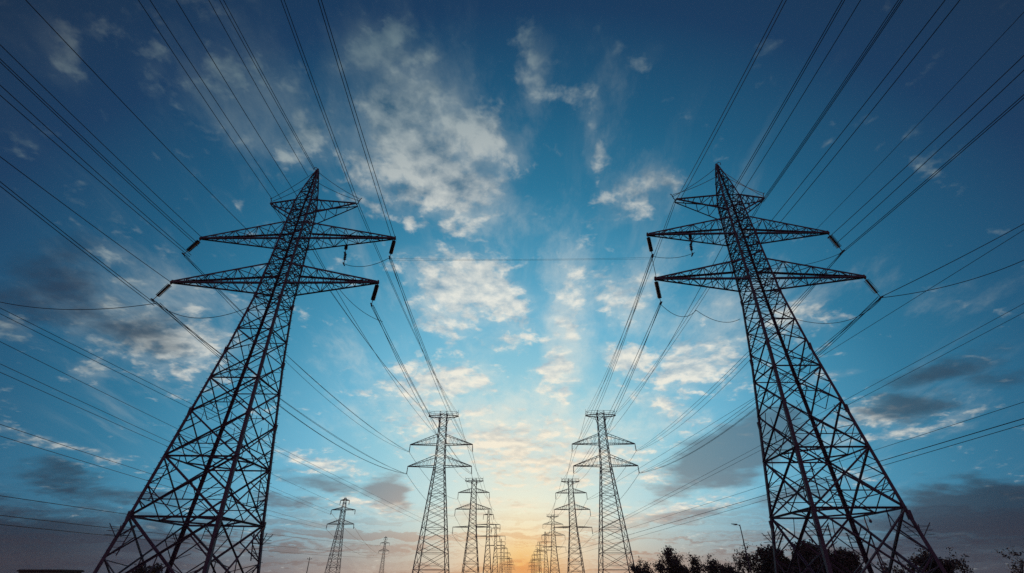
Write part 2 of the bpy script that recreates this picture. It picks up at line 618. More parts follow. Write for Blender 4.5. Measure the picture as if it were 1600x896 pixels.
def make_near_pylon(seed, levels, lower, upper, flat, fat):
    """lower, upper, flat: reach of the outer and the inner arm; fat: radius of the outer insulator discs."""
    rnd = random.Random(seed)
    root = empty('lattice_pylon', (0, 0, 0))
    W = NEAR_W
    # four footings and four legs
    for i in range(4):
        c = corner(W, 0, i)
        ft = MB()
        n = 10
        for z0, z1, r0, r1 in ((-0.3, 0.12, 0.75, 0.7), (0.12, 0.35, 0.45, 0.4)):
            ft.tube([(c.x, c.y, z0), (c.x, c.y, z1)], [r0, r1], n)
        ft.build('footing', M_CONCRETE, root)
    for i in range(4):
        sx, sy = ((-1, -1), (1, -1), (1, 1), (-1, 1))[i]
        mb = MB()
        zs = [0.2, 5.6, 13.5, 19.3, 25.5, 33.1, 38.4, 41.2, 44.05]
        for za, zb in zip(zs, zs[1:]):
            size = 0.27 - 0.0032 * za
            mb.angle(corner(W, za, i), corner(W, zb, i), size, 0.17, Vector((-sx, 0, 0)), Vector((0, -sy, 0)))
            if 0 < za < 38:                            # splice plates where two lengths meet
                p = corner(W, za, i)
                mb.bar(p + Vector((0, 0, -0.3)), p + Vector((0, 0, 0.3)), size * 1.0, size * 1.0, Vector((1, 0, 0)))
        if i in (0, 2):                                # step bolts
            z = 3.0
            while z < 40:
                p = corner(W, z, i)
                out = Vector((sx, 0, 0)) if int(z / 0.42) % 2 else Vector((0, sy, 0))
                mb.bar(p, p + out * 0.26, 0.03)
                z += 0.42
        mb.build('leg', M_STEEL, root)
    # lattice on each of the four faces
    for fc in range(4):
        mb = MB()
        nrm = Vector(((0, -1, 0), (1, 0, 0), (0, 1, 0), (-1, 0, 0))[fc])
        for k in range(len(levels) - 1):
            z0, z1 = levels[k], levels[k + 1]
            a0, b0 = corner(W, z0, fc), corner(W, z0, fc + 1)
            a1, b1 = corner(W, z1, fc), corner(W, z1, fc + 1)
            s = max(0.07, 0.15 - 0.0032 * z0)
            off = nrm * 0.05
            j = lambda: Vector((0, 0, rnd.uniform(-.05, .05)))
            mb.angle(a0 + off, b1 + off + j(), s, 0.25, nrm)
            mb.angle(b0 - off, a1 - off + j(), s, 0.25, nrm)
            if z1 > 24 or k in (0, 1, 3, 5):
                mb.angle(a1, b1, s * 0.95, 0.25, nrm)
            if z0 < 23:
                # secondary members that stiffen the long diagonals against the legs
                r = s * 0.55
                wid = (b0 - a0).length
                # centre of the X
                t = wid / (wid + (b1 - a1).length)
                cx = a0.lerp(b1, t)
                for la, lb, d0, d1 in ((a0, a1, b1, b0), (b0, b1, a1, a0)):
                    lm = la.lerp(lb, 0.5)
                    q0 = la.lerp(cx, 0.5)
                    q1 = lb.lerp(cx, 0.5)
                    mb.angle(lm, q0, r, 0.25, nrm)
                    if k < 4 or k % 2:
                        mb.angle(lm, q1, r, 0.25, nrm)
                    if k < 3:
                        mb.bar(la.lerp(lb, 0.25), la.lerp(cx, 0.26), r * 0.8)
                        mb.bar(la.lerp(lb, 0.27), q0, r * 0.7)
                        mb.bar(la.lerp(lb, 0.74), lb.lerp(cx, 0.27), r * 0.7)
                        if rnd.random() < 0.75:
                            mb.bar(la.lerp(lb, rnd.uniform(.38, .46)), q0 + j() * 2, r * 0.6)
                        if rnd.random() < 0.6:
                            mb.bar(lm + j() * 4, la.lerp(cx, rnd.uniform(.6, .8)), r * 0.6)
                        if rnd.random() < 0.6:
                            mb.bar(q1 + j() * 3, lb.lerp(a1 if la is b0 else b1, rnd.uniform(.2, .32)), r * 0.6)
                        if rnd.random() < 0.5:
                            w0 = la.lerp(lb, rnd.uniform(.5, .6))
                            mb.bar(w0, w0.lerp(cx, rnd.uniform(.3, .45)) + Vector((0, 0, rnd.uniform(.2, .6))), r * 0.5)
                    elif k < 6 and rnd.random() < 0.7:
                        mb.bar(la.lerp(lb, 0.74), q1, r * 0.7)
                if k < 5:
                    m0 = a0.lerp(b0, 0.5)
                    mb.bar(cx, a0.lerp(cx, 0.5).lerp(b0.lerp(cx, 0.5), 0.5), r * 0.7)
                    mb.angle(a0.lerp(cx, 0.5), b0.lerp(cx, 0.5), r, 0.25, nrm)
                    if k:
                        mb.bar(m0, a0.lerp(cx, 0.5), r * 0.8)
                        mb.bar(m0, b0.lerp(cx, 0.5), r * 0.8)
            else:
                cx = (a0 + b0 + a1 + b1) / 4
                if z0 < 38:
                    mb.bar(a0.lerp(a1, 0.5), cx, s * 0.7)
                    mb.bar(b0.lerp(b1, 0.5), cx, s * 0.7)
                    mb.bar(a0.lerp(a1, 0.25), a0.lerp(cx, 0.5), s * 0.55)
                    mb.bar(b0.lerp(b1, 0.75), b1.lerp(cx, 0.5), s * 0.55)
            # gusset plates at the joints
            gs = 0.24 - 0.004 * z0
            for p, d in ((a1, (b1 - a1).normalized()), (b1, (a1 - b1).normalized())):
                if z1 < 40:
                    mb.bar(p + d * 0.1, p + d * gs * 1.3, gs * 0.9, 0.03, Vector((0, 0, 1)))
            if z0 < 26:
                mb.bar(cx - Vector((0, 0, gs * .4)), cx + Vector((0, 0, gs * .4)), gs * .8, 0.13, nrm.cross(Vector((0, 0, 1))))
        mb.build('face_bracing', M_STEEL, root)
    # level frames inside the body
    for k, z in enumerate(levels[1:-2]):
        mb = MB()
        P = [corner(W, z, i) for i in range(4)]
        s = max(0.07, 0.13 - 0.002 * z)
        if z < 12 or (z > 24 and k % 2 == 0):
            mid = [P[i].lerp(P[(i + 1) % 4], 0.5) for i in range(4)]
            for i in range(4):
                mb.angle(mid[i], mid[(i + 1) % 4], s, 0.25, Vector((0, 0, 1)))
        if z > 24 and k % 2:
            mb.bar(P[0], P[2], s)
            mb.bar(P[1] + Vector((0, 0, .08)), P[3] + Vector((0, 0, .08)), s)
        if mb.v:
            mb.build('level_frame', M_STEEL, root)
    # rung frames beside two legs, low down
    for i in (0, 2):
        sx, sy = ((-1, -1), (1, -1), (1, 1), (-1, 1))[i]
        for z0, z1 in ((3.1, 5.0), (6.6, 9.2)):
            mb = MB()
            off = Vector((-sx * 0.75, 0, 0))
            mb.bar(corner(W, z0, i) + off, corner(W, z1, i) + off, 0.07)
            z = z0 + 0.15
            while z < z1:
                p = corner(W, z, i)
                mb.bar(p + Vector((-sx * 0.1, 0, 0)), p + off, 0.035)
                z += 0.36
            mb.build('rung_frame', M_STEEL, root)
    # barbed guards round the legs
    for i in range(4):
        sx, sy = ((-1, -1), (1, -1), (1, 1), (-1, 1))[i]
        mb = MB()
        for z in (4.35, 4.6, 4.85):
            c = corner(W, z, i)
            ring = [c + Vector((a * .55, b * .55, 0)) for a, b in ((-1, -1), (1, -1), (1, 1), (-1, 1))]
            for a in range(4):
                mb.bar(ring[a], ring[(a + 1) % 4], 0.02)
        c0 = corner(W, 4.6, i)
        for a, b in ((-1, -1), (1, -1), (1, 1), (-1, 1)):
            p = c0 + Vector((a * .55, b * .55, 0))
            mb.bar(c0 + Vector((a * .1, b * .1, -.35)), p + Vector((0, 0, 0.45)), 0.045)
        mb.build('climbing_guard', M_STEEL, root)
    # crossarms; the first of each pair is the outer one
    dn = Vector((-0.85, -0.25, -2.15))
    truss_arm(root, 'crossarm', -1, lower[0], 1.22, 26.9, 29.3, 27.75, 7, 0.18, 0.06,
              [((-lower[0] - 0.1, 0, 27.6), dn, 15, fat)])
    truss_arm(root, 'crossarm', 1, lower[1], 1.22, 26.9, 29.3, 27.75, 7, 0.18, 0.06,
              [((lower[1] + 0.1, 0, 27.6), (-0.12, -0.2, -2.6), 15, 0.21)])
    truss_arm(root, 'crossarm', -1, upper[0], 1.08, 32.7, 35.0, 33.5, 7, 0.17, 0.055,
              [((-upper[0] - 0.1, 0, 33.3), dn, 15, fat)])
    truss_arm(root, 'crossarm', 1, upper[1], 1.08, 32.7, 35.0, 33.5, 7, 0.17, 0.055,
              [((upper[1] + 0.1, 0, 33.3), (-0.1, -0.15, -2.5), 15, 0.2), ((5.6, 0.55, 33.15), (0.08, 0, -1.3), 6, 0.17),
               ((5.75, 0.5, 32.0), (0.12, 0, -1.6), 6, 0.15)])
    # flat earth-wire arms with stays up to the peak
    for sgn, rch in ((-1, flat[0]), (1, flat[1])):
        mb = MB()
        w = 0.90
        for sy in (-1, 1):
            s, e = Vector((sgn * w, sy * w, 38.4)), Vector((sgn * rch, sy * 0.28, 38.4))
            mb.angle(s, e, 0.13, 0.25, Vector((0, -sy, 0)), Vector((0, 0, 1)))
            lo = Vector((sgn * 0.98, sy * 0.98, 36.2))
            mb.angle(lo, e, 0.13, 0.25, Vector((0, -sy, 0)), Vector((0, 0, 1)))
            for t in (0.25, 0.5, 0.75):
                mb.bar(s.lerp(e, t), lo.lerp(e, t), 0.06)
            mb.bar(s.lerp(e, 0.25), lo.lerp(e, 0.5), 0.06)
            mb.bar(s, lo.lerp(e, 0.25), 0.06)
        for t in (0.2, 0.4, 0.6, 0.8, 1.0):
            a = Vector((sgn * (w + (rch - w) * t), 0, 38.4))
            hw = 0.9 + (0.28 - 0.9) * t
            mb.bar(a + Vector((0, -hw, 0)), a + Vector((0, hw, 0)), 0.07)
        o = mb.build('earth_wire_arm', M_STEEL, root)
        hk = MB()
        hk.tube([(sgn * (rch - .1), 0, 38.4), (sgn * (rch + .12), 0, 38.75), (sgn * (rch + .2), 0, 39.2), (sgn * (rch + .38), 0, 39.45)], 0.045, 6)
        hk.build('horn', M_STEEL, o)
        for sy in (-1, 1):
            stay = MB()
            p0, p1 = Vector((sgn * 0.12, sy * 0.12, 43.7 if sy < 0 else 42.3)), Vector((sgn * (rch + .2), sy * 0.2, 39.15))
            stay.tube([p0.lerp(p1, t / 10) + Vector((0, 0, -0.25 * 4 * (t / 10) * (1 - t / 10))) for t in range(11)], 0.03, 5)
            stay.build('stay_wire', M_STEEL, root)
    pk = MB()
    pk.bar((0, 0, 43.6), (0, 0, 44.25), 0.2, 0.2, Vector((1, 0, 0)))
    pk.tube([(0.05, 0, 44.2), (-0.35, 0, 44.55), (-0.55, 0, 44.45), (-0.5, 0, 44.1)], 0.04, 6)
    pk.build('peak_cap', M_STEEL, root)
    return root


LEFT_X, RIGHT_X = -24.4, 24.0
near = make_near_pylon(5, LEFT_LEVELS, (11.3, 10.0), (10.4, 10.9), (4.1, 5.9), 0.23)
near.location = (LEFT_X - 0.5, 40, 0)
near.rotation_euler = (0, 0.012, 0)          # leans very slightly inwards
tag(near, 'huge near lattice pylon with pointed peak, filling the left side of the photo', 'pylon', 'pointed near pylons')
near_r = make_near_pylon(19, RIGHT_LEVELS, (11.0, 9.9), (9.4, 9.8), (4.0, 6.0), 0.27)
near_r.location = (RIGHT_X, 40, 0)
near_r.rotation_euler = (0, 0, math.pi)
tag(near_r, 'huge near lattice pylon with pointed peak, right of the sunset with trees behind its legs', 'pylon', 'pointed near pylons')


# ---------------------------------------------------------------- pylons of the two rows: flat oval top
def make_row_pylon(arms, leg_s, web_s, wtab, zs, ring=True, hang=2.1, faces=True, chord=None):
    root = empty('lattice_pylon', (0, 0, 0))
    chord = chord or web_s * 1.5
    for i in range(4):
        mb = MB()
        zz = [z for z, _ in wtab]
        for a, b in zip(zz, zz[1:]):
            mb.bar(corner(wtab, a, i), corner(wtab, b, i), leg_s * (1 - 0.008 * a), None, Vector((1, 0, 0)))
        mb.build('leg', M_STEEL_FAR, root)
    for fc in range(4):
        mb = MB()
        for k in range(len(zs) - 1):
            z0, z1 = zs[k], zs[k + 1]
            a0, b0 = corner(wtab, z0, fc), corner(wtab, z0, fc + 1)
            a1, b1 = corner(wtab, z1, fc), corner(wtab, z1, fc + 1)
            mb.bar(a0, b1, web_s)
            mb.bar(b0 + Vector((0, 0, .03)), a1 + Vector((0, 0, .03)), web_s)
            if k < 2 or k % 4 == 3:
                mb.bar(a1, b1, web_s)
            if z1 - z0 > 2.9:
                cx = (a0 + b0 + a1 + b1) / 4
                mb.bar(a0.lerp(a1, 0.5), a0.lerp(cx, 0.5), web_s * 0.7)
                mb.bar(b0.lerp(b1, 0.5), b0.lerp(cx, 0.5), web_s * 0.7)
                mb.bar(a0.lerp(cx, 0.5), b0.lerp(cx, 0.5), web_s * 0.7)
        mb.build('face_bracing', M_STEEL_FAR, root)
    for (zb, rise, ro, ri) in arms:
        for sgn, reach in ((-1, ro), (1, ri)):
            w = interp(wtab, zb)
            mb = MB()
            tip = Vector((sgn * reach, 0, zb))
            n = 7
            for sy in (-1, 1):
                s, s2 = Vector((sgn * w, sy * w, zb)), Vector((sgn * w, sy * w, zb + rise))
                e = tip + Vector((0, sy * 0.12, 0))
                mb.bar(s, e, chord, chord)
                mb.bar(s2, e + Vector((0, 0, .06)), chord * 0.8)
                for k in range(1, n):
                    t = k / n
                    mb.bar(s.lerp(e, t), s2.lerp(e, t), web_s * 0.55)
                    if k < n - 1:
                        mb.bar(s2.lerp(e, t), s.lerp(e, (k + 1) / n), web_s * 0.5)
            for k in range(1, n):
                t = k / n
                mb.bar(Vector((sgn * w, -w, zb)).lerp(tip, t), Vector((sgn * w, w, zb)).lerp(tip, min(1, t + .5 / n)), web_s * 0.55)
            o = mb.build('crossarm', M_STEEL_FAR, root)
            if hang:
                st = MB()
                nb = 9
                pts = [tip + Vector((0, 0, .1)), tip + Vector((sgn * 0.05, 0, -0.3))]
                rd = [chord * .5, chord * .5]
                for k in range(nb * 2):
                    pts.append(tip + Vector((sgn * 0.10 * k / (nb * 2), 0, -0.3 - (hang - 0.4) * k / (nb * 2))))
                    rd.append(chord * (0.85 if k % 2 else 0.45))
                st.tube(pts, rd, 6)
                st.build('insulator_string', M_STEEL_FAR, o)
    H = zs[-1]
    if ring:
        mb = MB()
        w = interp(wtab, H)
        for z, rx, ry, s in ((H, 4.2, 1.3, web_s * .8), (H - 1.15, 4.4, 1.4, chord * .9)):
            n = 28
            ring_p = [Vector((rx * math.cos(2 * math.pi * k / n), ry * math.sin(2 * math.pi * k / n), z)) for k in range(n)]
            for k in range(n):
                mb.bar(ring_p[k], ring_p[(k + 1) % n], s)
            if z == H:
                top = ring_p
            else:
                for k in range(0, n, 2):
                    mb.bar(ring_p[k], top[k], web_s * .55)
                for sx in (-1, 1):
                    for sy in (-1, 1):
                        mb.bar((sx * 1.5, sy * 1.3, z), (sx * interp(wtab, H - 3.2), sy * interp(wtab, H - 3.2), H - 3.2), chord * .7)
                        mb.bar((sx * 4.2, sy * 0.2, z), (sx * w, sy * w, z - 0.05), web_s * .8)
                        mb.bar((sx * 4.2, sy * 0.2, z), (sx * interp(wtab, H - 2.2), sy * interp(wtab, H - 2.2), H - 2.2), web_s * .8)
        rt = mb.build('ring_platform', M_STEEL_FAR, root)
        for sx in (-1, 1):
            hb = MB()
            hb.tube([(sx * 4.2, 0, H - 1.15), (sx * 4.3, 0, H + 0.75)], web_s * .45, 5)
            hb.build('horn', M_STEEL_FAR, rt)
    return root


MID_W = [(0, 4.3), (28.8, 1.35), (34.7, 1.15), (44, 0.95)]
MID_Z = [0, 4.2, 7.8, 10.8, 13.4, 15.7, 17.8, 19.7, 21.5, 23.2, 24.8, 26.3, 27.6, 28.8, 30.3, 31.8, 33.3, 34.7, 36.4, 38.0, 39.6, 41.2, 42.8, 44]
mid = make_row_pylon([(28.8, 2.7, 8.9, 8.9), (34.7, 2.7, 8.9, 8.9)], 0.21, 0.085, MID_W, MID_Z, chord=0.17)
mid.location = (-22.4, 136, 0)
tag(mid, 'mid sized lattice pylon with oval ring top, second in the left row', 'pylon', 'ring topped pylons with two arms')
mid_r = copy_tree(mid)
mid_r.location = (23.7, 136, 0)
tag(mid_r, 'mid sized lattice pylon with oval ring top beside the trees, second in the right row', 'pylon',
    'ring topped pylons with two arms')

FAR_W = [(0, 3.9), (23, 1.7), (37.7, 1.15), (44, 0.95)]
FAR_Z = [0, 4.5, 8.4, 11.7, 14.6, 17.2, 19.5, 21.6, 23.5, 25.4, 27.2, 29, 30.8, 32.6, 34.4, 36.2, 38, 40, 42, 44]
far = make_row_pylon([(23, 0.35, 9.0, 8.6), (30.5, 2.2, 8.4, 8.4), (37.7, 1.8, 7.4, 7.4)], 0.26, 0.115, FAR_W, FAR_Z, hang=3.0, chord=0.2)
SLIM_W = [(0, 3.1), (23, 1.2), (37, 0.8), (43.5, 0.45)]
SLIM_Z = [0, 5, 9.2, 12.6, 15.6, 18.4, 21, 23.4, 25.8, 28, 30, 32, 34, 36, 38, 40, 42, 43.5]
slim = make_row_pylon([(27.5, 0.35, 8.4, 7.8), (34.5, 0.3, 7.6, 8.0), (40.5, 0.5, 3.4, 3.4)], 0.3, 0.13, SLIM_W, SLIM_Z, ring=False, hang=3.2, chord=0.24)
MAST_W = [(0, 1.7), (23, 0.8), (37, 0.55), (42.5, 0.4)]
MAST_Z = [0, 4, 7.6, 11, 14.2, 17.2, 20, 22.8, 25.4, 28, 30.6, 33, 35.4, 37.8, 40.2, 42.5]
mast = make_row_pylon([(25.0, 0.3, 8.6, 8.6), (33, 0.3, 7.2, 7.2), (39.5, 0.3, 4.6, 4.6)], 0.34, 0.15, MAST_W, MAST_Z, ring=False, hang=3.4, chord=0.3)
used = set()
ORD = ['third', 'fourth', 'fifth', 'sixth', 'seventh', 'eighth', 'ninth', 'tenth']
LEFT_ROW = [(-22.2, 240), (-21.9, 352), (-21.2, 446), (-21.9, 590), (-22.4, 708), (-21.3, 850), (-21.8, 1015), (-21.4, 1160)]
RIGHT_ROW = [(24.3, 242), (23.8, 385), (23.9, 515), (23.0, 648), (23.4, 760), (22.8, 905), (23.4, 1075), (23.0, 1210)]
for side, row in (('left', LEFT_ROW), ('right', RIGHT_ROW)):
    for n, (px, py) in enumerate(row):
        kind = (far, slim, slim, mast, slim, mast, mast, mast)[n] if side == 'left' else (far, far, slim, mast, slim, mast, slim, mast)[n]
        o = copy_tree(kind) if kind.name in used else kind
        used.add(kind.name)
        o.location = (px, py, 0)
        if n == 0:
            text = 'slender far pylon with three arms, %s in the %s row counted from the camera' % (ORD[n], side)
        else:
            text = 'small far pylon towards the sunset, %s in the %s row counted from the camera' % (ORD[n], side)
        tag(o, text, 'pylon', 'pylons running to the horizon')

OUT_W = [(0, 3.5), (30, 1.3), (37.7, 1.1), (43.9, 0.45)]
OUT_Z = [0, 4.5, 8.4, 11.7, 14.6, 17.2, 19.5, 21.6, 23.5, 25.4, 27.2, 29, 30.4, 32, 33.6, 35.2, 36.6, 38, 40, 42, 44]
outer = make_row_pylon([(30, 2.2, 8, 7.6), (37.5, 1.2, 7, 7), (42.6, 0.6, 2.6, 2.6)], 0.25, 0.12, OUT_W, OUT_Z, ring=False, hang=2.6, chord=0.3)
outer.location = (-104.1, 300, 0)
tag(outer, 'distant two armed pylon standing alone between the near left pylon and the left row', 'pylon', 'lone distant pylons')
outer2 = copy_tree(outer)
outer2.location = (-147.6, 575, 0)
outer2.scale = (0.72, 0.72, 1.0)
tag(outer2, 'smallest lone distant pylon, between the two armed lone pylon and the left row', 'pylon', 'lone distant pylons')


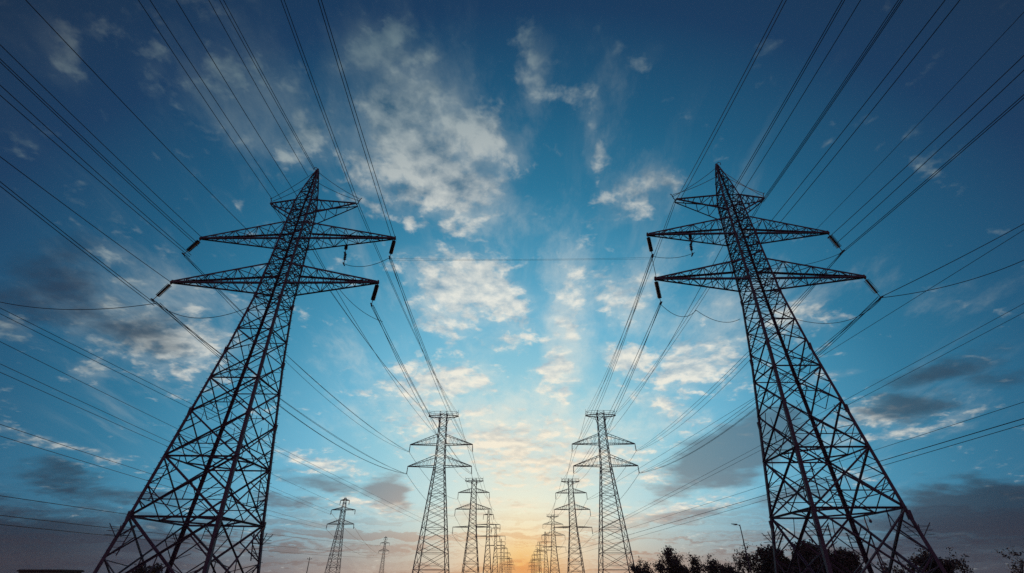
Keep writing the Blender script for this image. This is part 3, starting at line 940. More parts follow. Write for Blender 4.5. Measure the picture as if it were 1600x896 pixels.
# ---------------------------------------------------------------- cables: label, start, end, sag, radius, group
CABLES = [
    ('cable from the peak of the near left pylon past the top edge, left twin', (-24.81, 40.00, 44.08), (-24.81, -56.00, 44.13), 2.00, 0.028, 'cables at the left peak'),
    ('cable from the peak of the near left pylon past the top edge, right twin', (-24.65, 40.00, 44.08), (-24.65, -56.00, 45.41), 2.00, 0.028, 'cables at the left peak'),
    ('single cable meeting the near left pylon just under its peak', (-25.37, 40.00, 43.11), (-25.37, -56.00, 45.11), 2.00, 0.028, None),
    ('cable from the outer flat arm tip of the near left pylon, left one of two', (-28.71, 40.00, 39.42), (-28.71, -56.00, 43.66), 2.00, 0.028, 'cables at the left outer flat arm'),
    ('cable from the outer flat arm of the near left pylon, right one of two', (-27.54, 40.00, 39.30), (-27.54, -56.00, 42.41), 2.00, 0.028, 'cables at the left outer flat arm'),
    ('single cable to the middle of the outer flat arm of the near left pylon', (-25.18, 40.00, 38.86), (-25.18, -56.00, 41.45), 2.00, 0.028, None),
    ('cable from the inner flat arm tip of the near left pylon, left one of two', (-18.75, 40.00, 38.76), (-18.75, -56.00, 54.36), 2.00, 0.028, 'cables at the left inner flat arm'),
    ('cable from the inner flat arm tip of the near left pylon, right one of two', (-18.45, 40.00, 38.76), (-18.45, -56.00, 53.94), 2.00, 0.028, 'cables at the left inner flat arm'),
    ('cable crossing the large cloud to the inner upper arm of the left pylon, left one', (-13.72, 40.00, 33.08), (-13.72, -56.00, 49.77), 2.00, 0.028, 'cables at the left inner upper arm'),
    ('cable crossing the large cloud to the inner upper arm of the left pylon, right one', (-13.30, 40.00, 33.07), (-13.30, -56.00, 47.63), 2.00, 0.028, 'cables at the left inner upper arm'),
    ('topmost cable from the outer upper arm of the left pylon to the left edge', (-34.88, 40.00, 33.71), (-34.88, -56.00, 33.72), 2.00, 0.028, 'cables at the left outer upper arm'),
    ('second cable below the topmost from the left pylon outer upper arm to the left edge', (-34.92, 40.00, 32.82), (-34.92, -56.00, 33.20), 2.00, 0.028, 'cables at the left outer upper arm'),
    ('third cable below the topmost from the left pylon outer upper arm to the left edge', (-34.96, 40.00, 32.56), (-34.96, -56.00, 33.42), 2.00, 0.028, 'cables at the left outer upper arm'),
    ('fourth cable of the left pylon outer upper arm, at the insulator end', (-35.22, 40.00, 31.35), (-35.22, -56.00, 32.44), 2.00, 0.028, 'cables at the left outer upper arm'),
    ('lowest cable of the left pylon outer upper arm, at the insulator end', (-35.26, 40.00, 31.10), (-35.26, -56.00, 30.71), 2.00, 0.028, 'cables at the left outer upper arm'),
    ('single cable from mid outer upper arm of the left pylon to the top left corner', (-29.84, 40.00, 34.46), (-29.84, -56.00, 29.42), 2.00, 0.028, None),
    ('upper cable from the outer lower arm tip of the left pylon to the left edge', (-35.98, 40.00, 27.83), (-35.98, -56.00, 27.77), 2.00, 0.028, 'cables at the left outer lower arm'),
    ('middle cable from the outer lower insulator of the left pylon to the left edge', (-36.61, 40.00, 25.30), (-36.61, -56.00, 33.22), 2.00, 0.028, 'cables at the left outer lower arm'),
    ('lower cable from the outer lower insulator of the left pylon to the left edge', (-36.65, 40.00, 25.08), (-36.65, -56.00, 32.91), 2.00, 0.028, 'cables at the left outer lower arm'),
    ('cable from inner flat arm of near right pylon to top edge, left one', (18.06, 40.00, 38.40), (18.06, -56.00, 30.12), 2.00, 0.028, 'cables at the right inner flat arm'),
    ('cable from inner flat arm of near right pylon to top edge, right one', (18.49, 40.00, 38.39), (18.49, -56.00, 31.36), 2.00, 0.028, 'cables at the right inner flat arm'),
    ('dark cable to the upper body of the near right pylon, left of its twin', (22.37, 40.00, 36.32), (22.37, -56.00, 38.23), 2.00, 0.028, 'cables at the right upper body'),
    ('dark cable to the upper body of the near right pylon, right of its twin', (22.58, 40.00, 36.31), (22.58, -56.00, 38.47), 2.00, 0.028, 'cables at the right upper body'),
    ('single cable to the outer flat arm of the right pylon near its body', (24.81, 40.00, 38.10), (24.81, -56.00, 39.46), 2.00, 0.028, None),
    ('leftmost of three close cables at the outer flat arm tip of the right pylon', (27.62, 40.00, 38.05), (27.62, -56.00, 40.08), 2.00, 0.028, 'cables at the right outer flat arm'),
    ('middle of three close cables at the outer flat arm tip of the right pylon', (27.76, 40.00, 38.05), (27.76, -56.00, 39.86), 2.00, 0.028, 'cables at the right outer flat arm'),
    ('rightmost of three close cables at the outer flat arm tip of the right pylon', (27.90, 40.00, 38.05), (27.90, -56.00, 39.90), 2.00, 0.028, 'cables at the right outer flat arm'),
    ('left cable of two to the middle of the outer upper arm of the right pylon', (27.33, 40.00, 34.59), (27.33, -56.00, 33.91), 2.00, 0.028, 'cables at the right mid upper arm'),
    ('right cable of two to the middle of the outer upper arm of the right pylon', (28.15, 40.00, 34.30), (28.15, -56.00, 34.24), 2.00, 0.028, 'cables at the right mid upper arm'),
    ('faint thin cable into the top right corner from the outer upper arm', (31.51, 40.00, 33.19), (31.51, -56.00, 32.36), 2.00, 0.018, None),
    ('topmost cable from the outer upper arm tip of the right pylon to the right edge', (33.19, 40.00, 32.73), (33.19, -56.00, 29.92), 2.00, 0.028, 'cables at the right outer upper arm'),
    ('second cable below the topmost at the right pylon outer upper insulator', (33.42, 40.00, 31.70), (33.42, -56.00, 30.61), 2.00, 0.028, 'cables at the right outer upper arm'),
    ('third cable below the topmost at the right pylon outer upper insulator', (33.56, 40.00, 30.60), (33.56, -56.00, 28.58), 2.00, 0.028, 'cables at the right outer upper arm'),
    ('lowest cable at the right pylon outer upper insulator to the right edge', (33.66, 40.00, 30.52), (33.66, -56.00, 28.39), 2.00, 0.028, 'cables at the right outer upper arm'),
    ('left of three cables from outer upper arm of near left pylon to the second', (-35.99, 40.00, 31.24), (-31.61, 136.00, 32.70), 1.60, 0.028, 'cables from the left near pylon to the second'),
    ('right of three cables from outer upper arm of near left pylon to the second', (-35.77, 40.00, 31.30), (-31.09, 136.00, 32.70), 2.00, 0.028, 'cables from the left near pylon to the second'),
    ('lowest of three cables from outer upper arm of near left pylon to the second', (-35.88, 40.00, 31.30), (-31.25, 136.00, 32.70), 3.10, 0.028, 'cables from the left near pylon to the second'),
    ('left of three cables from inner upper arm of near left pylon to the second', (-13.74, 40.00, 30.67), (-13.71, 136.00, 32.70), 1.60, 0.028, 'cables from the left near pylon to the second'),
    ('right of three cables from inner upper arm of near left pylon to the second', (-13.52, 40.00, 30.73), (-13.19, 136.00, 32.70), 2.00, 0.028, 'cables from the left near pylon to the second'),
    ('lowest of three cables from inner upper arm of near left pylon to the second', (-13.63, 40.00, 30.73), (-13.35, 136.00, 32.70), 3.10, 0.028, 'cables from the left near pylon to the second'),
    ('left of three cables from outer lower arm of near left pylon to the second', (-36.96, 40.00, 25.55), (-31.61, 136.00, 26.80), 1.60, 0.028, 'cables from the left near pylon to the second'),
    ('right of three cables from outer lower arm of near left pylon to the second', (-36.74, 40.00, 25.61), (-31.09, 136.00, 26.80), 2.00, 0.028, 'cables from the left near pylon to the second'),
    ('lowest of three cables from outer lower arm of near left pylon to the second', (-36.85, 40.00, 25.61), (-31.25, 136.00, 26.80), 3.10, 0.028, 'cables from the left near pylon to the second'),
    ('left of three cables from inner lower arm of near left pylon to the second', (-14.73, 40.00, 24.88), (-13.71, 136.00, 26.80), 1.60, 0.028, 'cables from the left near pylon to the second'),
    ('right of three cables from inner lower arm of near left pylon to the second', (-14.51, 40.00, 24.94), (-13.19, 136.00, 26.80), 2.00, 0.028, 'cables from the left near pylon to the second'),
    ('lowest of three cables from inner lower arm of near left pylon to the second', (-14.62, 40.00, 24.94), (-13.35, 136.00, 26.80), 3.10, 0.028, 'cables from the left near pylon to the second'),
    ('left of two cables from outer flat arm of near left pylon to the second', (-28.65, 40.00, 38.65), (-26.96, 136.00, 43.20), 1.60, 0.028, 'cables from the left near pylon to the second'),
    ('right of two cables from outer flat arm of near left pylon to the second', (-28.43, 40.00, 38.71), (-26.44, 136.00, 43.20), 2.00, 0.028, 'cables from the left near pylon to the second'),
    ('left of two cables from inner flat arm of near left pylon to the second', (-18.65, 40.00, 38.53), (-18.36, 136.00, 43.20), 1.60, 0.028, 'cables from the left near pylon to the second'),
    ('right of two cables from inner flat arm of near left pylon to the second', (-18.43, 40.00, 38.59), (-17.84, 136.00, 43.20), 2.00, 0.028, 'cables from the left near pylon to the second'),
    ('lone cable from the upper body of the near left pylon on to the second', (-23.40, 41.00, 33.60), (-21.20, 136.00, 35.00), 2.20, 0.030, 'cables from the left near pylon to the second'),
    ('slack lower cable beside the outer lower arm of the near left pylon', (-36.50, 40.30, 25.60), (-31.40, 136.00, 27.00), 3.20, 0.030, 'cables from the left near pylon to the second'),
    ('left of three cables from outer upper arm of near right pylon to the second', (34.24, 40.00, 31.10), (32.39, 136.00, 32.70), 1.60, 0.028, 'cables from the right near pylon to the second'),
    ('right of three cables from outer upper arm of near right pylon to the second', (34.46, 40.00, 31.16), (32.91, 136.00, 32.70), 2.00, 0.028, 'cables from the right near pylon to the second'),
    ('lowest of three cables from outer upper arm of near right pylon to the second', (34.35, 40.00, 31.16), (32.75, 136.00, 32.70), 3.10, 0.028, 'cables from the right near pylon to the second'),
    ('left of three cables from inner upper arm of near right pylon to the second', (14.09, 40.00, 30.80), (14.49, 136.00, 32.70), 1.60, 0.028, 'cables from the right near pylon to the second'),
    ('right of three cables from inner upper arm of near right pylon to the second', (14.31, 40.00, 30.86), (15.01, 136.00, 32.70), 2.00, 0.028, 'cables from the right near pylon to the second'),
    ('lowest of three cables from inner upper arm of near right pylon to the second', (14.20, 40.00, 30.86), (14.85, 136.00, 32.70), 3.10, 0.028, 'cables from the right near pylon to the second'),
    ('left of three cables from outer lower arm of near right pylon to the second', (35.84, 40.00, 25.40), (32.39, 136.00, 26.80), 1.60, 0.028, 'cables from the right near pylon to the second'),
    ('right of three cables from outer lower arm of near right pylon to the second', (36.06, 40.00, 25.46), (32.91, 136.00, 26.80), 2.00, 0.028, 'cables from the right near pylon to the second'),
    ('lowest of three cables from outer lower arm of near right pylon to the second', (35.95, 40.00, 25.46), (32.75, 136.00, 26.80), 3.10, 0.028, 'cables from the right near pylon to the second'),
    ('left of three cables from inner lower arm of near right pylon to the second', (14.01, 40.00, 25.00), (14.49, 136.00, 26.80), 1.60, 0.028, 'cables from the right near pylon to the second'),
    ('right of three cables from inner lower arm of near right pylon to the second', (14.23, 40.00, 25.06), (15.01, 136.00, 26.80), 2.00, 0.028, 'cables from the right near pylon to the second'),
    ('lowest of three cables from inner lower arm of near right pylon to the second', (14.12, 40.00, 25.06), (14.85, 136.00, 26.80), 3.10, 0.028, 'cables from the right near pylon to the second'),
    ('left of two cables from outer flat arm of near right pylon to the second', (27.99, 40.00, 38.60), (27.74, 136.00, 43.20), 1.60, 0.028, 'cables from the right near pylon to the second'),
    ('right of two cables from outer flat arm of near right pylon to the second', (28.21, 40.00, 38.66), (28.26, 136.00, 43.20), 2.00, 0.028, 'cables from the right near pylon to the second'),
    ('left of two cables from inner flat arm of near right pylon to the second', (17.99, 40.00, 38.60), (19.14, 136.00, 43.20), 1.60, 0.028, 'cables from the right near pylon to the second'),
    ('right of two cables from inner flat arm of near right pylon to the second', (18.21, 40.00, 38.66), (19.66, 136.00, 43.20), 2.00, 0.028, 'cables from the right near pylon to the second'),
    ('lone cable from the upper body of the near right pylon on to the second', (23.00, 41.00, 33.60), (22.50, 136.00, 35.00), 2.20, 0.030, 'cables from the right near pylon to the second'),
    ('slack lower cable beside the outer lower arm of the near right pylon', (35.80, 40.30, 25.60), (32.70, 136.00, 27.00), 3.20, 0.030, 'cables from the right near pylon to the second'),
    ('thin cable from the outer upper arm of the second left pylon to the third', (-31.35, 136.00, 32.70), (-29.60, 240.00, 34.80), 3.00, 0.045, 'thin cables beyond the second left pylon'),
    ('hair thin cable from the third to the fourth left pylon at the outer upper arm', (-29.60, 240.00, 34.80), (-29.30, 352.00, 34.80), 3.00, 0.055, 'thin cables beyond the second left pylon'),
    ('thin cable from the inner upper arm of the second left pylon to the third', (-13.45, 136.00, 32.70), (-14.80, 240.00, 34.80), 3.00, 0.045, 'thin cables beyond the second left pylon'),
    ('hair thin cable from the third to the fourth left pylon at the inner upper arm', (-14.80, 240.00, 34.80), (-14.50, 352.00, 34.80), 3.00, 0.055, 'thin cables beyond the second left pylon'),
    ('thin cable from the outer lower arm of the second left pylon to the third', (-31.35, 136.00, 26.80), (-30.60, 240.00, 27.60), 3.00, 0.045, 'thin cables beyond the second left pylon'),
    ('hair thin cable from the third to the fourth left pylon at the outer lower arm', (-30.60, 240.00, 27.60), (-30.30, 352.00, 27.60), 3.00, 0.055, 'thin cables beyond the second left pylon'),
    ('thin cable from the inner lower arm of the second left pylon to the third', (-13.45, 136.00, 26.80), (-13.80, 240.00, 27.60), 3.00, 0.045, 'thin cables beyond the second left pylon'),
    ('hair thin cable from the third to the fourth left pylon at the inner lower arm', (-13.80, 240.00, 27.60), (-13.50, 352.00, 27.60), 3.00, 0.055, 'thin cables beyond the second left pylon'),
    ('thin cable from the outer ring end of the second left pylon to the third', (-26.70, 136.00, 43.20), (-26.40, 240.00, 43.20), 3.00, 0.045, 'thin cables beyond the second left pylon'),
    ('hair thin cable from the third to the fourth left pylon at the outer ring end', (-26.40, 240.00, 43.20), (-26.10, 352.00, 43.20), 3.00, 0.055, 'thin cables beyond the second left pylon'),
    ('thin cable from the inner ring end of the second left pylon to the third', (-18.10, 136.00, 43.20), (-18.00, 240.00, 43.20), 3.00, 0.045, 'thin cables beyond the second left pylon'),
    ('hair thin cable from the third to the fourth left pylon at the inner ring end', (-18.00, 240.00, 43.20), (-17.70, 352.00, 43.20), 3.00, 0.055, 'thin cables beyond the second left pylon'),
    ('hair thin cable from the lowest outer arm of the third left pylon to the fourth', (-31.20, 240.00, 20.00), (-30.90, 352.00, 20.00), 2.60, 0.050, 'thin cables beyond the second left pylon'),
    ('hair thin cable from the middle outer arm of the fourth left pylon to the fifth', (-30.45, 352.00, 27.60), (-29.75, 446.00, 27.60), 2.60, 0.060, 'thin cables beyond the second left pylon'),
    ('hair thin cable from the lowest inner arm of the third left pylon to the fourth', (-13.60, 240.00, 20.00), (-13.30, 352.00, 20.00), 2.60, 0.050, 'thin cables beyond the second left pylon'),
    ('hair thin cable from the middle inner arm of the fourth left pylon to the fifth', (-13.73, 352.00, 27.60), (-13.03, 446.00, 27.60), 2.60, 0.060, 'thin cables beyond the second left pylon'),
    ('thin cable from the outer upper arm of the second right pylon to the third', (32.65, 136.00, 32.70), (31.70, 242.00, 34.80), 3.00, 0.045, 'thin cables beyond the second right pylon'),
    ('hair thin cable from the third to the fourth right pylon at the outer upper arm', (31.70, 242.00, 34.80), (31.20, 385.00, 34.80), 3.00, 0.055, 'thin cables beyond the second right pylon'),
    ('thin cable from the inner upper arm of the second right pylon to the third', (14.75, 136.00, 32.70), (16.90, 242.00, 34.80), 3.00, 0.045, 'thin cables beyond the second right pylon'),
    ('hair thin cable from the third to the fourth right pylon at the inner upper arm', (16.90, 242.00, 34.80), (16.40, 385.00, 34.80), 3.00, 0.055, 'thin cables beyond the second right pylon'),
    ('thin cable from the outer lower arm of the second right pylon to the third', (32.65, 136.00, 26.80), (32.70, 242.00, 27.60), 3.00, 0.045, 'thin cables beyond the second right pylon'),
    ('hair thin cable from the third to the fourth right pylon at the outer lower arm', (32.70, 242.00, 27.60), (32.20, 385.00, 27.60), 3.00, 0.055, 'thin cables beyond the second right pylon'),
    ('thin cable from the inner lower arm of the second right pylon to the third', (14.75, 136.00, 26.80), (15.90, 242.00, 27.60), 3.00, 0.045, 'thin cables beyond the second right pylon'),
    ('hair thin cable from the third to the fourth right pylon at the inner lower arm', (15.90, 242.00, 27.60), (15.40, 385.00, 27.60), 3.00, 0.055, 'thin cables beyond the second right pylon'),
    ('thin cable from the outer ring end of the second right pylon to the third', (28.00, 136.00, 43.20), (28.50, 242.00, 43.20), 3.00, 0.045, 'thin cables beyond the second right pylon'),
    ('hair thin cable from the third to the fourth right pylon at the outer ring end', (28.50, 242.00, 43.20), (28.00, 385.00, 43.20), 3.00, 0.055, 'thin cables beyond the second right pylon'),
    ('thin cable from the inner ring end of the second right pylon to the third', (19.40, 136.00, 43.20), (20.10, 242.00, 43.20), 3.00, 0.045, 'thin cables beyond the second right pylon'),
    ('hair thin cable from the third to the fourth right pylon at the inner ring end', (20.10, 242.00, 43.20), (19.60, 385.00, 43.20), 3.00, 0.055, 'thin cables beyond the second right pylon'),
    ('hair thin cable from the lowest outer arm of the third right pylon to the fourth', (33.30, 242.00, 20.00), (32.80, 385.00, 20.00), 2.60, 0.050, 'thin cables beyond the second right pylon'),
    ('hair thin cable from the middle outer arm of the fourth right pylon to the fifth', (32.35, 385.00, 27.60), (32.45, 515.00, 27.60), 2.60, 0.060, 'thin cables beyond the second right pylon'),
    ('hair thin cable from the lowest inner arm of the third right pylon to the fourth', (15.70, 242.00, 20.00), (15.20, 385.00, 20.00), 2.60, 0.050, 'thin cables beyond the second right pylon'),
    ('hair thin cable from the middle inner arm of the fourth right pylon to the fifth', (15.63, 385.00, 27.60), (15.73, 515.00, 27.60), 2.60, 0.060, 'thin cables beyond the second right pylon'),
    ('upper of two cables strung level between the two near pylons', (-13.40, 39.90, 30.60), (14.00, 39.90, 30.40), 0.20, 0.010, 'cables strung between the near pylons'),
    ('lower of two cables strung level between the two near pylons', (-13.40, 39.90, 30.35), (14.00, 39.90, 30.20), 0.10, 0.009, 'cables strung between the near pylons'),
    ('slack loop from the outer lower insulator to the body of the left pylon', (-36.40, 39.80, 25.30), (-26.20, 39.00, 24.30), 1.50, 0.030, None),
    ('short slack loop between the hanging insulators of the left pylon inner upper arm', (-18.50, 40.50, 30.30), (-13.50, 39.90, 30.80), 0.70, 0.030, None),
    ('drooping cable from the body of the left pylon past its inner lower arm', (-22.60, 40.60, 33.00), (-14.60, 44.00, 25.20), 1.60, 0.026, None),
    ('slack loop from the outer lower insulator to the body of the right pylon', (35.80, 40.20, 25.20), (26.20, 41.00, 24.00), 1.70, 0.026, None),
    ('slack loop from the outer upper insulator to the upper body of the right pylon', (34.20, 40.20, 31.00), (26.00, 40.40, 29.20), 0.50, 0.026, None),
    ('slack loop from the inner lower insulator to the body of the right pylon', (14.00, 40.20, 25.00), (17.60, 40.60, 24.40), 1.10, 0.026, None),
    ('second slack loop hung from the first under the right pylon inner lower arm', (17.60, 40.60, 24.40), (21.90, 41.00, 23.60), 0.80, 0.026, None),
    ('slack loop under the inner upper arm of the right pylon', (14.10, 40.10, 30.70), (18.40, 39.40, 30.60), 0.45, 0.026, None),
    ('slack link from inner upper insulator down to inner lower arm of right pylon', (14.10, 40.10, 30.70), (14.10, 40.00, 27.70), 0.10, 0.030, None),
    ('lone slack cable from the outer lower insulator of the left pylon to the left edge', (-36.50, 39.90, 25.30), (-63.42, 40.06, 29.39), 2.20, 0.034, None),
    ('lower lone cable from the outer lower insulator of the right pylon to the right edge', (35.80, 40.00, 25.30), (58.66, 36.80, 32.78), 1.60, 0.034, None),
    ('upper lone cable from the outer lower insulator of the right pylon to the right edge', (35.80, 40.00, 25.40), (58.04, 33.60, 35.30), 0.30, 0.034, None),
    ('upper of two cables from the left edge to the fourth left pylon', (-81.85, -85.90, 35.39), (-30.30, 352.00, 22.90), 0.60, 0.034, 'cables low on the left running to the rows'),
    ('lower of two cables from the left edge to the fourth left pylon', (-81.12, -85.90, 35.20), (-30.30, 352.00, 20.60), 0.60, 0.034, 'cables low on the left running to the rows'),
    ('topmost cable from the left edge to the lone two armed pylon', (-92.77, -19.00, 38.49), (-111.00, 300.00, 36.50), 1.50, 0.050, 'cables reaching the lone two armed pylon'),
    ('second cable from the left edge to the lone two armed pylon', (-91.30, -19.00, 36.71), (-111.00, 300.00, 35.00), 1.50, 0.050, 'cables reaching the lone two armed pylon'),
    ('third cable from the left edge to the lone two armed pylon', (-82.63, -19.00, 25.66), (-112.00, 300.00, 29.00), 1.80, 0.050, 'cables reaching the lone two armed pylon'),
    ('lowest cable from the left edge to the lone two armed pylon', (-80.86, -19.00, 23.43), (-112.00, 300.00, 27.40), 1.80, 0.050, 'cables reaching the lone two armed pylon'),
    ('cable from behind near left pylon to inner arm of lone two armed pylon', (-84.95, -33.50, 38.13), (-97.00, 300.00, 36.50), 1.50, 0.045, 'cables reaching the lone two armed pylon'),
    ('topmost faint cable over the dark cloud bank to the smallest lone pylon', (-85.55, -113.75, 11.79), (-152.60, 575.00, 35.20), 3.00, 0.070, 'faint cables reaching the smallest lone pylon'),
    ('middle faint cable over the dark cloud bank to the smallest lone pylon', (-82.11, -113.75, 9.80), (-153.30, 575.00, 28.00), 3.00, 0.070, 'faint cables reaching the smallest lone pylon'),
    ('lowest faint cable over the dark cloud bank to the smallest lone pylon', (-80.69, -113.75, 9.24), (-153.30, 575.00, 24.00), 3.00, 0.070, 'faint cables reaching the smallest lone pylon'),
    ('far cable between the two lone pylons, topmost', (-111.10, 300.00, 36.00), (-152.64, 575.00, 35.50), 6.00, 0.075, 'cables between the two lone pylons'),
    ('far cable between the two lone pylons, middle', (-96.10, 300.00, 28.50), (-141.84, 575.00, 28.00), 6.00, 0.075, 'cables between the two lone pylons'),
    ('far cable between the two lone pylons, lowest', (-112.10, 300.00, 27.40), (-153.36, 575.00, 27.00), 6.00, 0.075, 'cables between the two lone pylons'),
    ('upper of the two cables from the right edge to the third right pylon', (128.57, 7.10, 60.89), (33.00, 242.00, 20.50), 0.80, 0.045, 'cables low on the right running to the rows'),
    ('lower of the two cables from the right edge to the third right pylon', (126.88, 7.10, 58.38), (33.00, 242.00, 19.60), 0.80, 0.045, 'cables low on the right running to the rows'),
    ('topmost cable from the low right edge behind the near right pylon', (127.88, -42.75, 36.07), (32.80, 385.00, 22.80), 0.80, 0.050, 'cables low on the right running to the rows'),
    ('thick dark middle cable from the low right edge behind the near right pylon', (125.43, -94.50, 31.69), (32.60, 500.00, 22.80), 1.00, 0.080, 'cables low on the right running to the rows'),
    ('lowest cable from the low right edge behind the near right pylon', (124.60, -157.50, 30.45), (32.40, 640.00, 22.00), 1.00, 0.060, 'cables low on the right running to the rows'),
    ('steep lone cable crossing behind the near right pylon to the third right pylon', (105.05, -21.90, 57.77), (31.70, 242.00, 34.80), 0.80, 0.045, 'cables low on the right running to the rows'),
]
for label, p0, p1, sag, rad, grp in CABLES:
    p0, p1 = Vector(p0), Vector(p1)
    n = 40
    pts = []
    for i in range(n + 1):
        t = i / n
        pts.append(p0.lerp(p1, t) + Vector((0, 0, -4 * sag * t * (1 - t))))
    mb = MB()
    mid_p = pts[n // 2].copy()
    mb.tube([p - p0 for p in pts], rad, 5)
    o = mb.build('power_cable', M_WIRE)
    o.location = p0
    tag(o, label, 'cable', grp)


# ---------------------------------------------------------------- trees
def make_tree(name, height, spread, seed, density=1.0, leaf=0.2, open_crown=False, trunks=1, base=0.25):
    rnd = random.Random(seed)
    root = empty(name, (0, 0, 0))
    tr, cr = MB(), MB()
    tips = []

    def grow(p, d, ln, rad, depth):
        pts, rads = [p], [rad]
        q = p.copy()
        dd = d.copy()
        n = 4
        for i in range(n):
            dd = (dd + Vector((rnd.uniform(-.28, .28), rnd.uniform(-.28, .28), rnd.uniform(-.05, .18)))).normalized()
            q = q + dd * ln / n
            pts.append(q.copy())
            rads.append(rad * (1 - 0.45 * (i + 1) / n))
        tr.tube(pts, rads, 6 if depth < 2 else 4)
        if depth >= 3:
            tips.append((q, dd))
            return
        kids = rnd.choice((3, 4)) if depth < 2 else rnd.choice((2, 3))
        for c in range(kids):
            k = rnd.uniform(0.45, 1.0) if c else 1.0
            idx = min(n, max(1, int(k * n)))
            a = rnd.uniform(0, 2 * math.pi)
            tilt = rnd.uniform(0.45, 1.05) if c else rnd.uniform(0.1, 0.4)
            side = Vector((math.cos(a) * spread, math.sin(a) * spread, 0))
            nd = (dd * math.cos(tilt) + side * math.sin(tilt) + Vector((0, 0, 0.15))).normalized()
            grow(pts[idx], nd, ln * rnd.uniform(0.58, 0.8), rads[idx] * 0.7, depth + 1)
        if depth >= 1:
            tips.append((q, dd))

    for t in range(trunks):
        a = rnd.uniform(0, 6.28)
        lean = 0.05 if trunks == 1 else 0.35
        grow(Vector((0.15 * math.cos(a) * (trunks > 1), 0.15 * math.sin(a) * (trunks > 1), -0.1)),
             Vector((lean * math.cos(a), lean * math.sin(a), 1)).normalized(),
             height * (base + 0.15), height * 0.022 + 0.03, 0)
    top = max(t[0].z for t in tips)
    k = (height - 0.3) / top
    tr.v = [(x * k, y * k, z * k) for x, y, z in tr.v]
    for q, dd in tips:
        q = q * k
        if rnd.random() < (0.25 if open_crown else 0.05):
            continue
        rr = rnd.uniform(0.25, 0.62) * (0.8 if open_crown else 1.15) * (height / 6.5) ** 0.5
        cnt = int(rnd.uniform(22, 46) * density * rr / 0.5)
        for _ in range(cnt):
            v = Vector((rnd.gauss(0, 1), rnd.gauss(0, 1), rnd.gauss(0, 0.75))) * rr * 0.62
            c = q + v
            n = Vector((rnd.uniform(-1, 1), rnd.uniform(-1, 1), rnd.uniform(-.3, 1))).normalized()
            u = n.orthogonal().normalized()
            w = n.cross(u)
            ang = rnd.uniform(0, 6.28)
            u, w = u * math.cos(ang) + w * math.sin(ang), w * math.cos(ang) - u * math.sin(ang)
            s = leaf * rnd.uniform(0.6, 1.3)
            b = len(cr.v)
            cr.v += [tuple(c - u * s * .7), tuple(c + w * s * .33 + n * s * .08), tuple(c + u * s * .7), tuple(c - w * s * .33 + n * s * .08)]
            cr.f.append((b, b + 1, b + 2, b + 3))
    tr.build('trunk', M_BARK, root)
    cr.build('crown', M_LEAF, root)
    return root


TREES = [
    ('bushy_tree', 22.6, 100, 5.2, 0.9, 21, 1.0, False, 'low bushy tree at the foot of the second right pylon', 3),
    ('leafy_tree', 25.7, 95, 7.0, 0.7, 8, 1.0, False, 'tallest loose crowned tree just right of the second right pylon', 2),
    ('bushy_tree', 28.6, 97, 5.0, 1.0, 33, 1.1, False, 'low dark tree right of the tallest loose crowned tree', 3),
    ('leafy_tree', 31.6, 93, 5.6, 0.8, 45, 0.9, False, 'thin tufted tree midway between the second right pylon and the street lamp', 2),
    ('bushy_tree', 34.0, 90, 4.4, 1.0, 52, 1.1, False, 'lowest bushy tree left of the street lamp', 3),
    ('leafy_tree', 36.0, 85, 7.0, 0.8, 67, 0.85, False, 'airy tree whose top reaches beside the street lamp pole', 2),
    ('bushy_tree', 37.2, 78, 5.9, 1.0, 71, 3.2, False, 'dense black tree at the left leg of the near right pylon', 3),
    ('bushy_tree', 41.6, 76, 6.3, 1.1, 83, 3.2, False, 'dense wide tree filling the space under the near right pylon', 4),
    ('bushy_tree', 39.3, 74, 6.0, 1.1, 77, 3.2, False, 'black tree between the two densest trees under the near right pylon', 4),
    ('bushy_tree', 44.0, 75, 5.6, 1.1, 79, 2.2, False, 'dark low tree right of the dense wide tree under the near right pylon', 3),
    ('leafy_tree', 46.2, 78, 5.3, 0.9, 95, 1.1, False, 'lower tree under the near right pylon beside the curved lamp post', 2),
    ('leafy_tree', 51.8, 75, 4.6, 0.8, 101, 0.8, True, 'small sparse tree between the right legs of the near right pylon', 2),
    ('bushy_tree', 56.4, 76, 5.6, 0.9, 113, 1.3, False, 'dark rounded tree against the outer leg of the near right pylon', 3),
    ('leafy_tree', 60.6, 75, 5.9, 0.9, 127, 0.45, True, 'sparse spindly tree standing right of the near right pylon', 1),
    ('leafy_tree', 67.6, 75, 6.9, 1.1, 139, 0.38, True, 'sparse branching tree at the right edge of the photo', 2),
    ('bushy_tree', -56.0, 80, 4.0, 1.0, 151, 1.3, False, 'small dark tree seen between the legs of the near left pylon', 3),
]
for name, x, y, h, spread, seed, dens, op, label, tk in TREES:
    t = make_tree(name, h, spread, seed, dens, 0.32 if dens > 2 else 0.24, op, tk, 0.18 if tk > 2 else 0.25)
    t.location = (x, y, 0)
    tag(t, label, 'tree', 'trees along the right of the photo' if x > 0 else None)


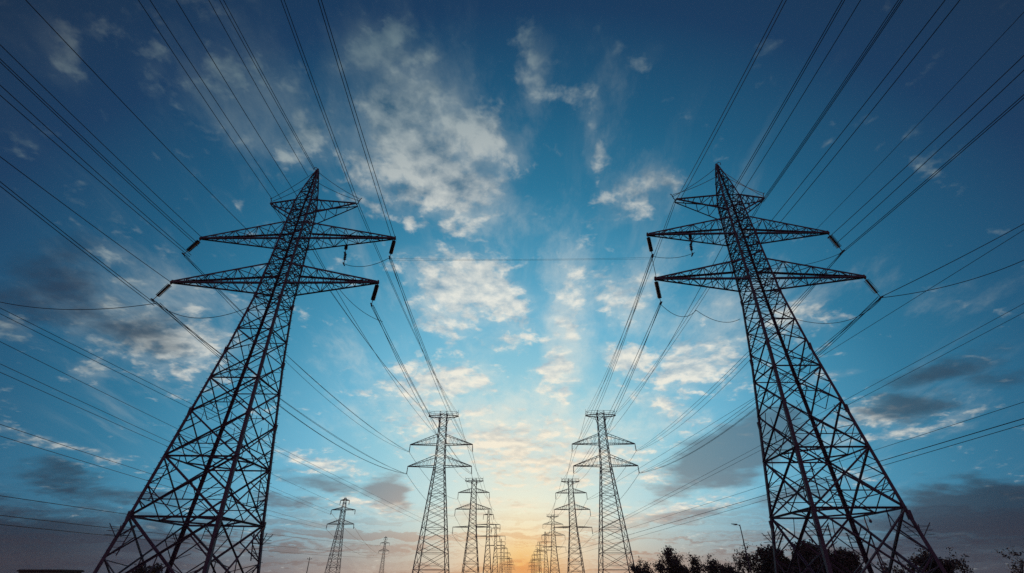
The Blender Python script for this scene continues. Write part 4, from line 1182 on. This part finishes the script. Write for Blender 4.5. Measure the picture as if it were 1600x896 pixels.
# ---------------------------------------------------------------- street lamp, curved lamp post, wooden pole, shed
lamp = empty('street_lamp', (33.4, 80, 0))
tag(lamp, 'street lamp with one short arm, rising from the trees left of near right pylon', 'street lamp')
mb = MB()
mb.tube([(0, 0, 0), (0, 0, 0.5), (0, 0, 0.51), (0, 0, 9.0)], [0.14, 0.14, 0.10, 0.065], 10)
mb.build('pole', M_STEEL, lamp)
mb = MB()
mb.tube([(0, 0, 8.75), (-0.15, 0, 8.95), (-0.5, 0, 9.02)], 0.045, 8)
mb.build('arm', M_STEEL, lamp)
mb = MB()
mb.prism(Vector((-0.42, 0, 9.03)), Vector((-1.25, 0, 9.12)),
         [Vector((0, -.16, -.09)), Vector((0, .16, -.09)), Vector((0, .12, .09)), Vector((0, -.12, .09))],
         [Vector((0, -.08, -.03)), Vector((0, .08, -.03)), Vector((0, .05, .04)), Vector((0, -.05, .04))])
hd = mb.build('lamp_head', M_STEEL, lamp)
mb = MB()
mb.box((-0.95, -0.09, 8.93), (-0.5, 0.09, 8.955))
mb.build('lens', M_LENS, hd)

post = empty('lamp_post', (39.4, 60, 0))
tag(post, 'slim lamp post with a curved hook top, seen through the near right pylon', 'lamp post')
mb = MB()
mb.tube([(0, 0, 0), (0, 0, 7.6), (0.05, 0, 7.95), (0.25, 0, 8.1), (0.5, 0, 7.95), (0.58, 0, 7.65)], [.1, .065, .05, .05, .05, .04], 8)
mb.build('pole', M_STEEL, post)
mb = MB()
mb.tube([(0.58, 0, 7.7), (0.58, 0, 7.6), (0.58, 0, 7.4), (0.58, 0, 7.3)], [0.05, 0.13, 0.16, 0.05], 10)
mb.build('lamp_shade', M_STEEL, post)

pole = empty('utility_pole', (-78.9, 200, 0))
tag(pole, 'thin bare utility pole between the lone two armed pylon and the near left pylon', 'pole')
mb = MB()
mb.tube([(0, 0, 0), (0, 0, 9.6)], [0.17, 0.11], 8)
mb.build('shaft', M_BARK, pole)
mb = MB()
mb.bar((-0.9, 0, 8.9), (0.9, 0, 8.9), 0.12)
mb.build('cross_beam', M_BARK, pole)
for a in (-0.75, 0.75):
    mb = MB()
    mb.tube([(a, 0, 8.95), (a, 0, 9.02), (a, 0, 9.1), (a, 0, 9.2)], [0.03, 0.07, 0.07, 0.04], 8)
    mb.build('insulator', M_GLASS, pole)

shed = empty('shed', (-107.3, 123, 0))
tag(shed, 'long low dark shed with a flat roof in the bottom left corner', 'shed')
mb = MB()
mb.box((-4.7, -3, -0.2), (4.7, 3, 3.6))
mb.build('wall', M_WALL, shed)
mb = MB()
mb.box((-5.0, -3.3, 3.6), (5.0, 3.3, 3.85))
mb.box((-4.85, -3.15, 3.85), (4.85, 3.15, 4.0))
mb.build('roof', M_ROOF, shed)
mb = MB()
mb.box((1.2, -3.06, 0.05), (2.3, -3.003, 2.15))
dr = mb.build('door', M_DOOR, shed)
mb = MB()
mb.tube([(1.35, -3.12, 1.0), (1.35, -3.12, 1.2)], 0.02, 6)
mb.build('handle', M_STEEL, dr)
for wx in (-3.4, -1.2):
    mb = MB()
    for a, b in (((wx - .6, -3.06, 1.1), (wx + .6, -3.003, 1.18)), ((wx - .6, -3.06, 2.12), (wx + .6, -3.003, 2.2)),
                 ((wx - .6, -3.06, 1.18), (wx - .52, -3.003, 2.12)), ((wx + .52, -3.06, 1.18), (wx + .6, -3.003, 2.12))):
        mb.box(a, b)
    fr = mb.build('window', M_DOOR, shed)
    mb = MB()
    mb.box((wx - .52, -3.03, 1.18), (wx + .52, -3.005, 2.12))
    mb.build('pane', M_PANE, fr)


# ---------------------------------------------------------------- evening haze
hz = MB()
hz.box((-1400, -1400, -1.0), (1400, 1400, 62.0))
haze_mat = bpy.data.materials.new('evening_air')
haze_mat.use_nodes = True
hn = haze_mat.node_tree
hn.nodes.clear()
ho = hn.nodes.new('ShaderNodeOutputMaterial')
hv = hn.nodes.new('ShaderNodeVolumePrincipled')
hv.inputs['Color'].default_value = (0.85, 0.86, 0.88, 1)
hv.inputs['Density'].default_value = 0.0001
hv.inputs['Anisotropy'].default_value = 0.2
hn.links.new(hv.outputs[0], ho.inputs['Volume'])
tag(hz.build('haze', haze_mat), kind='stuff')
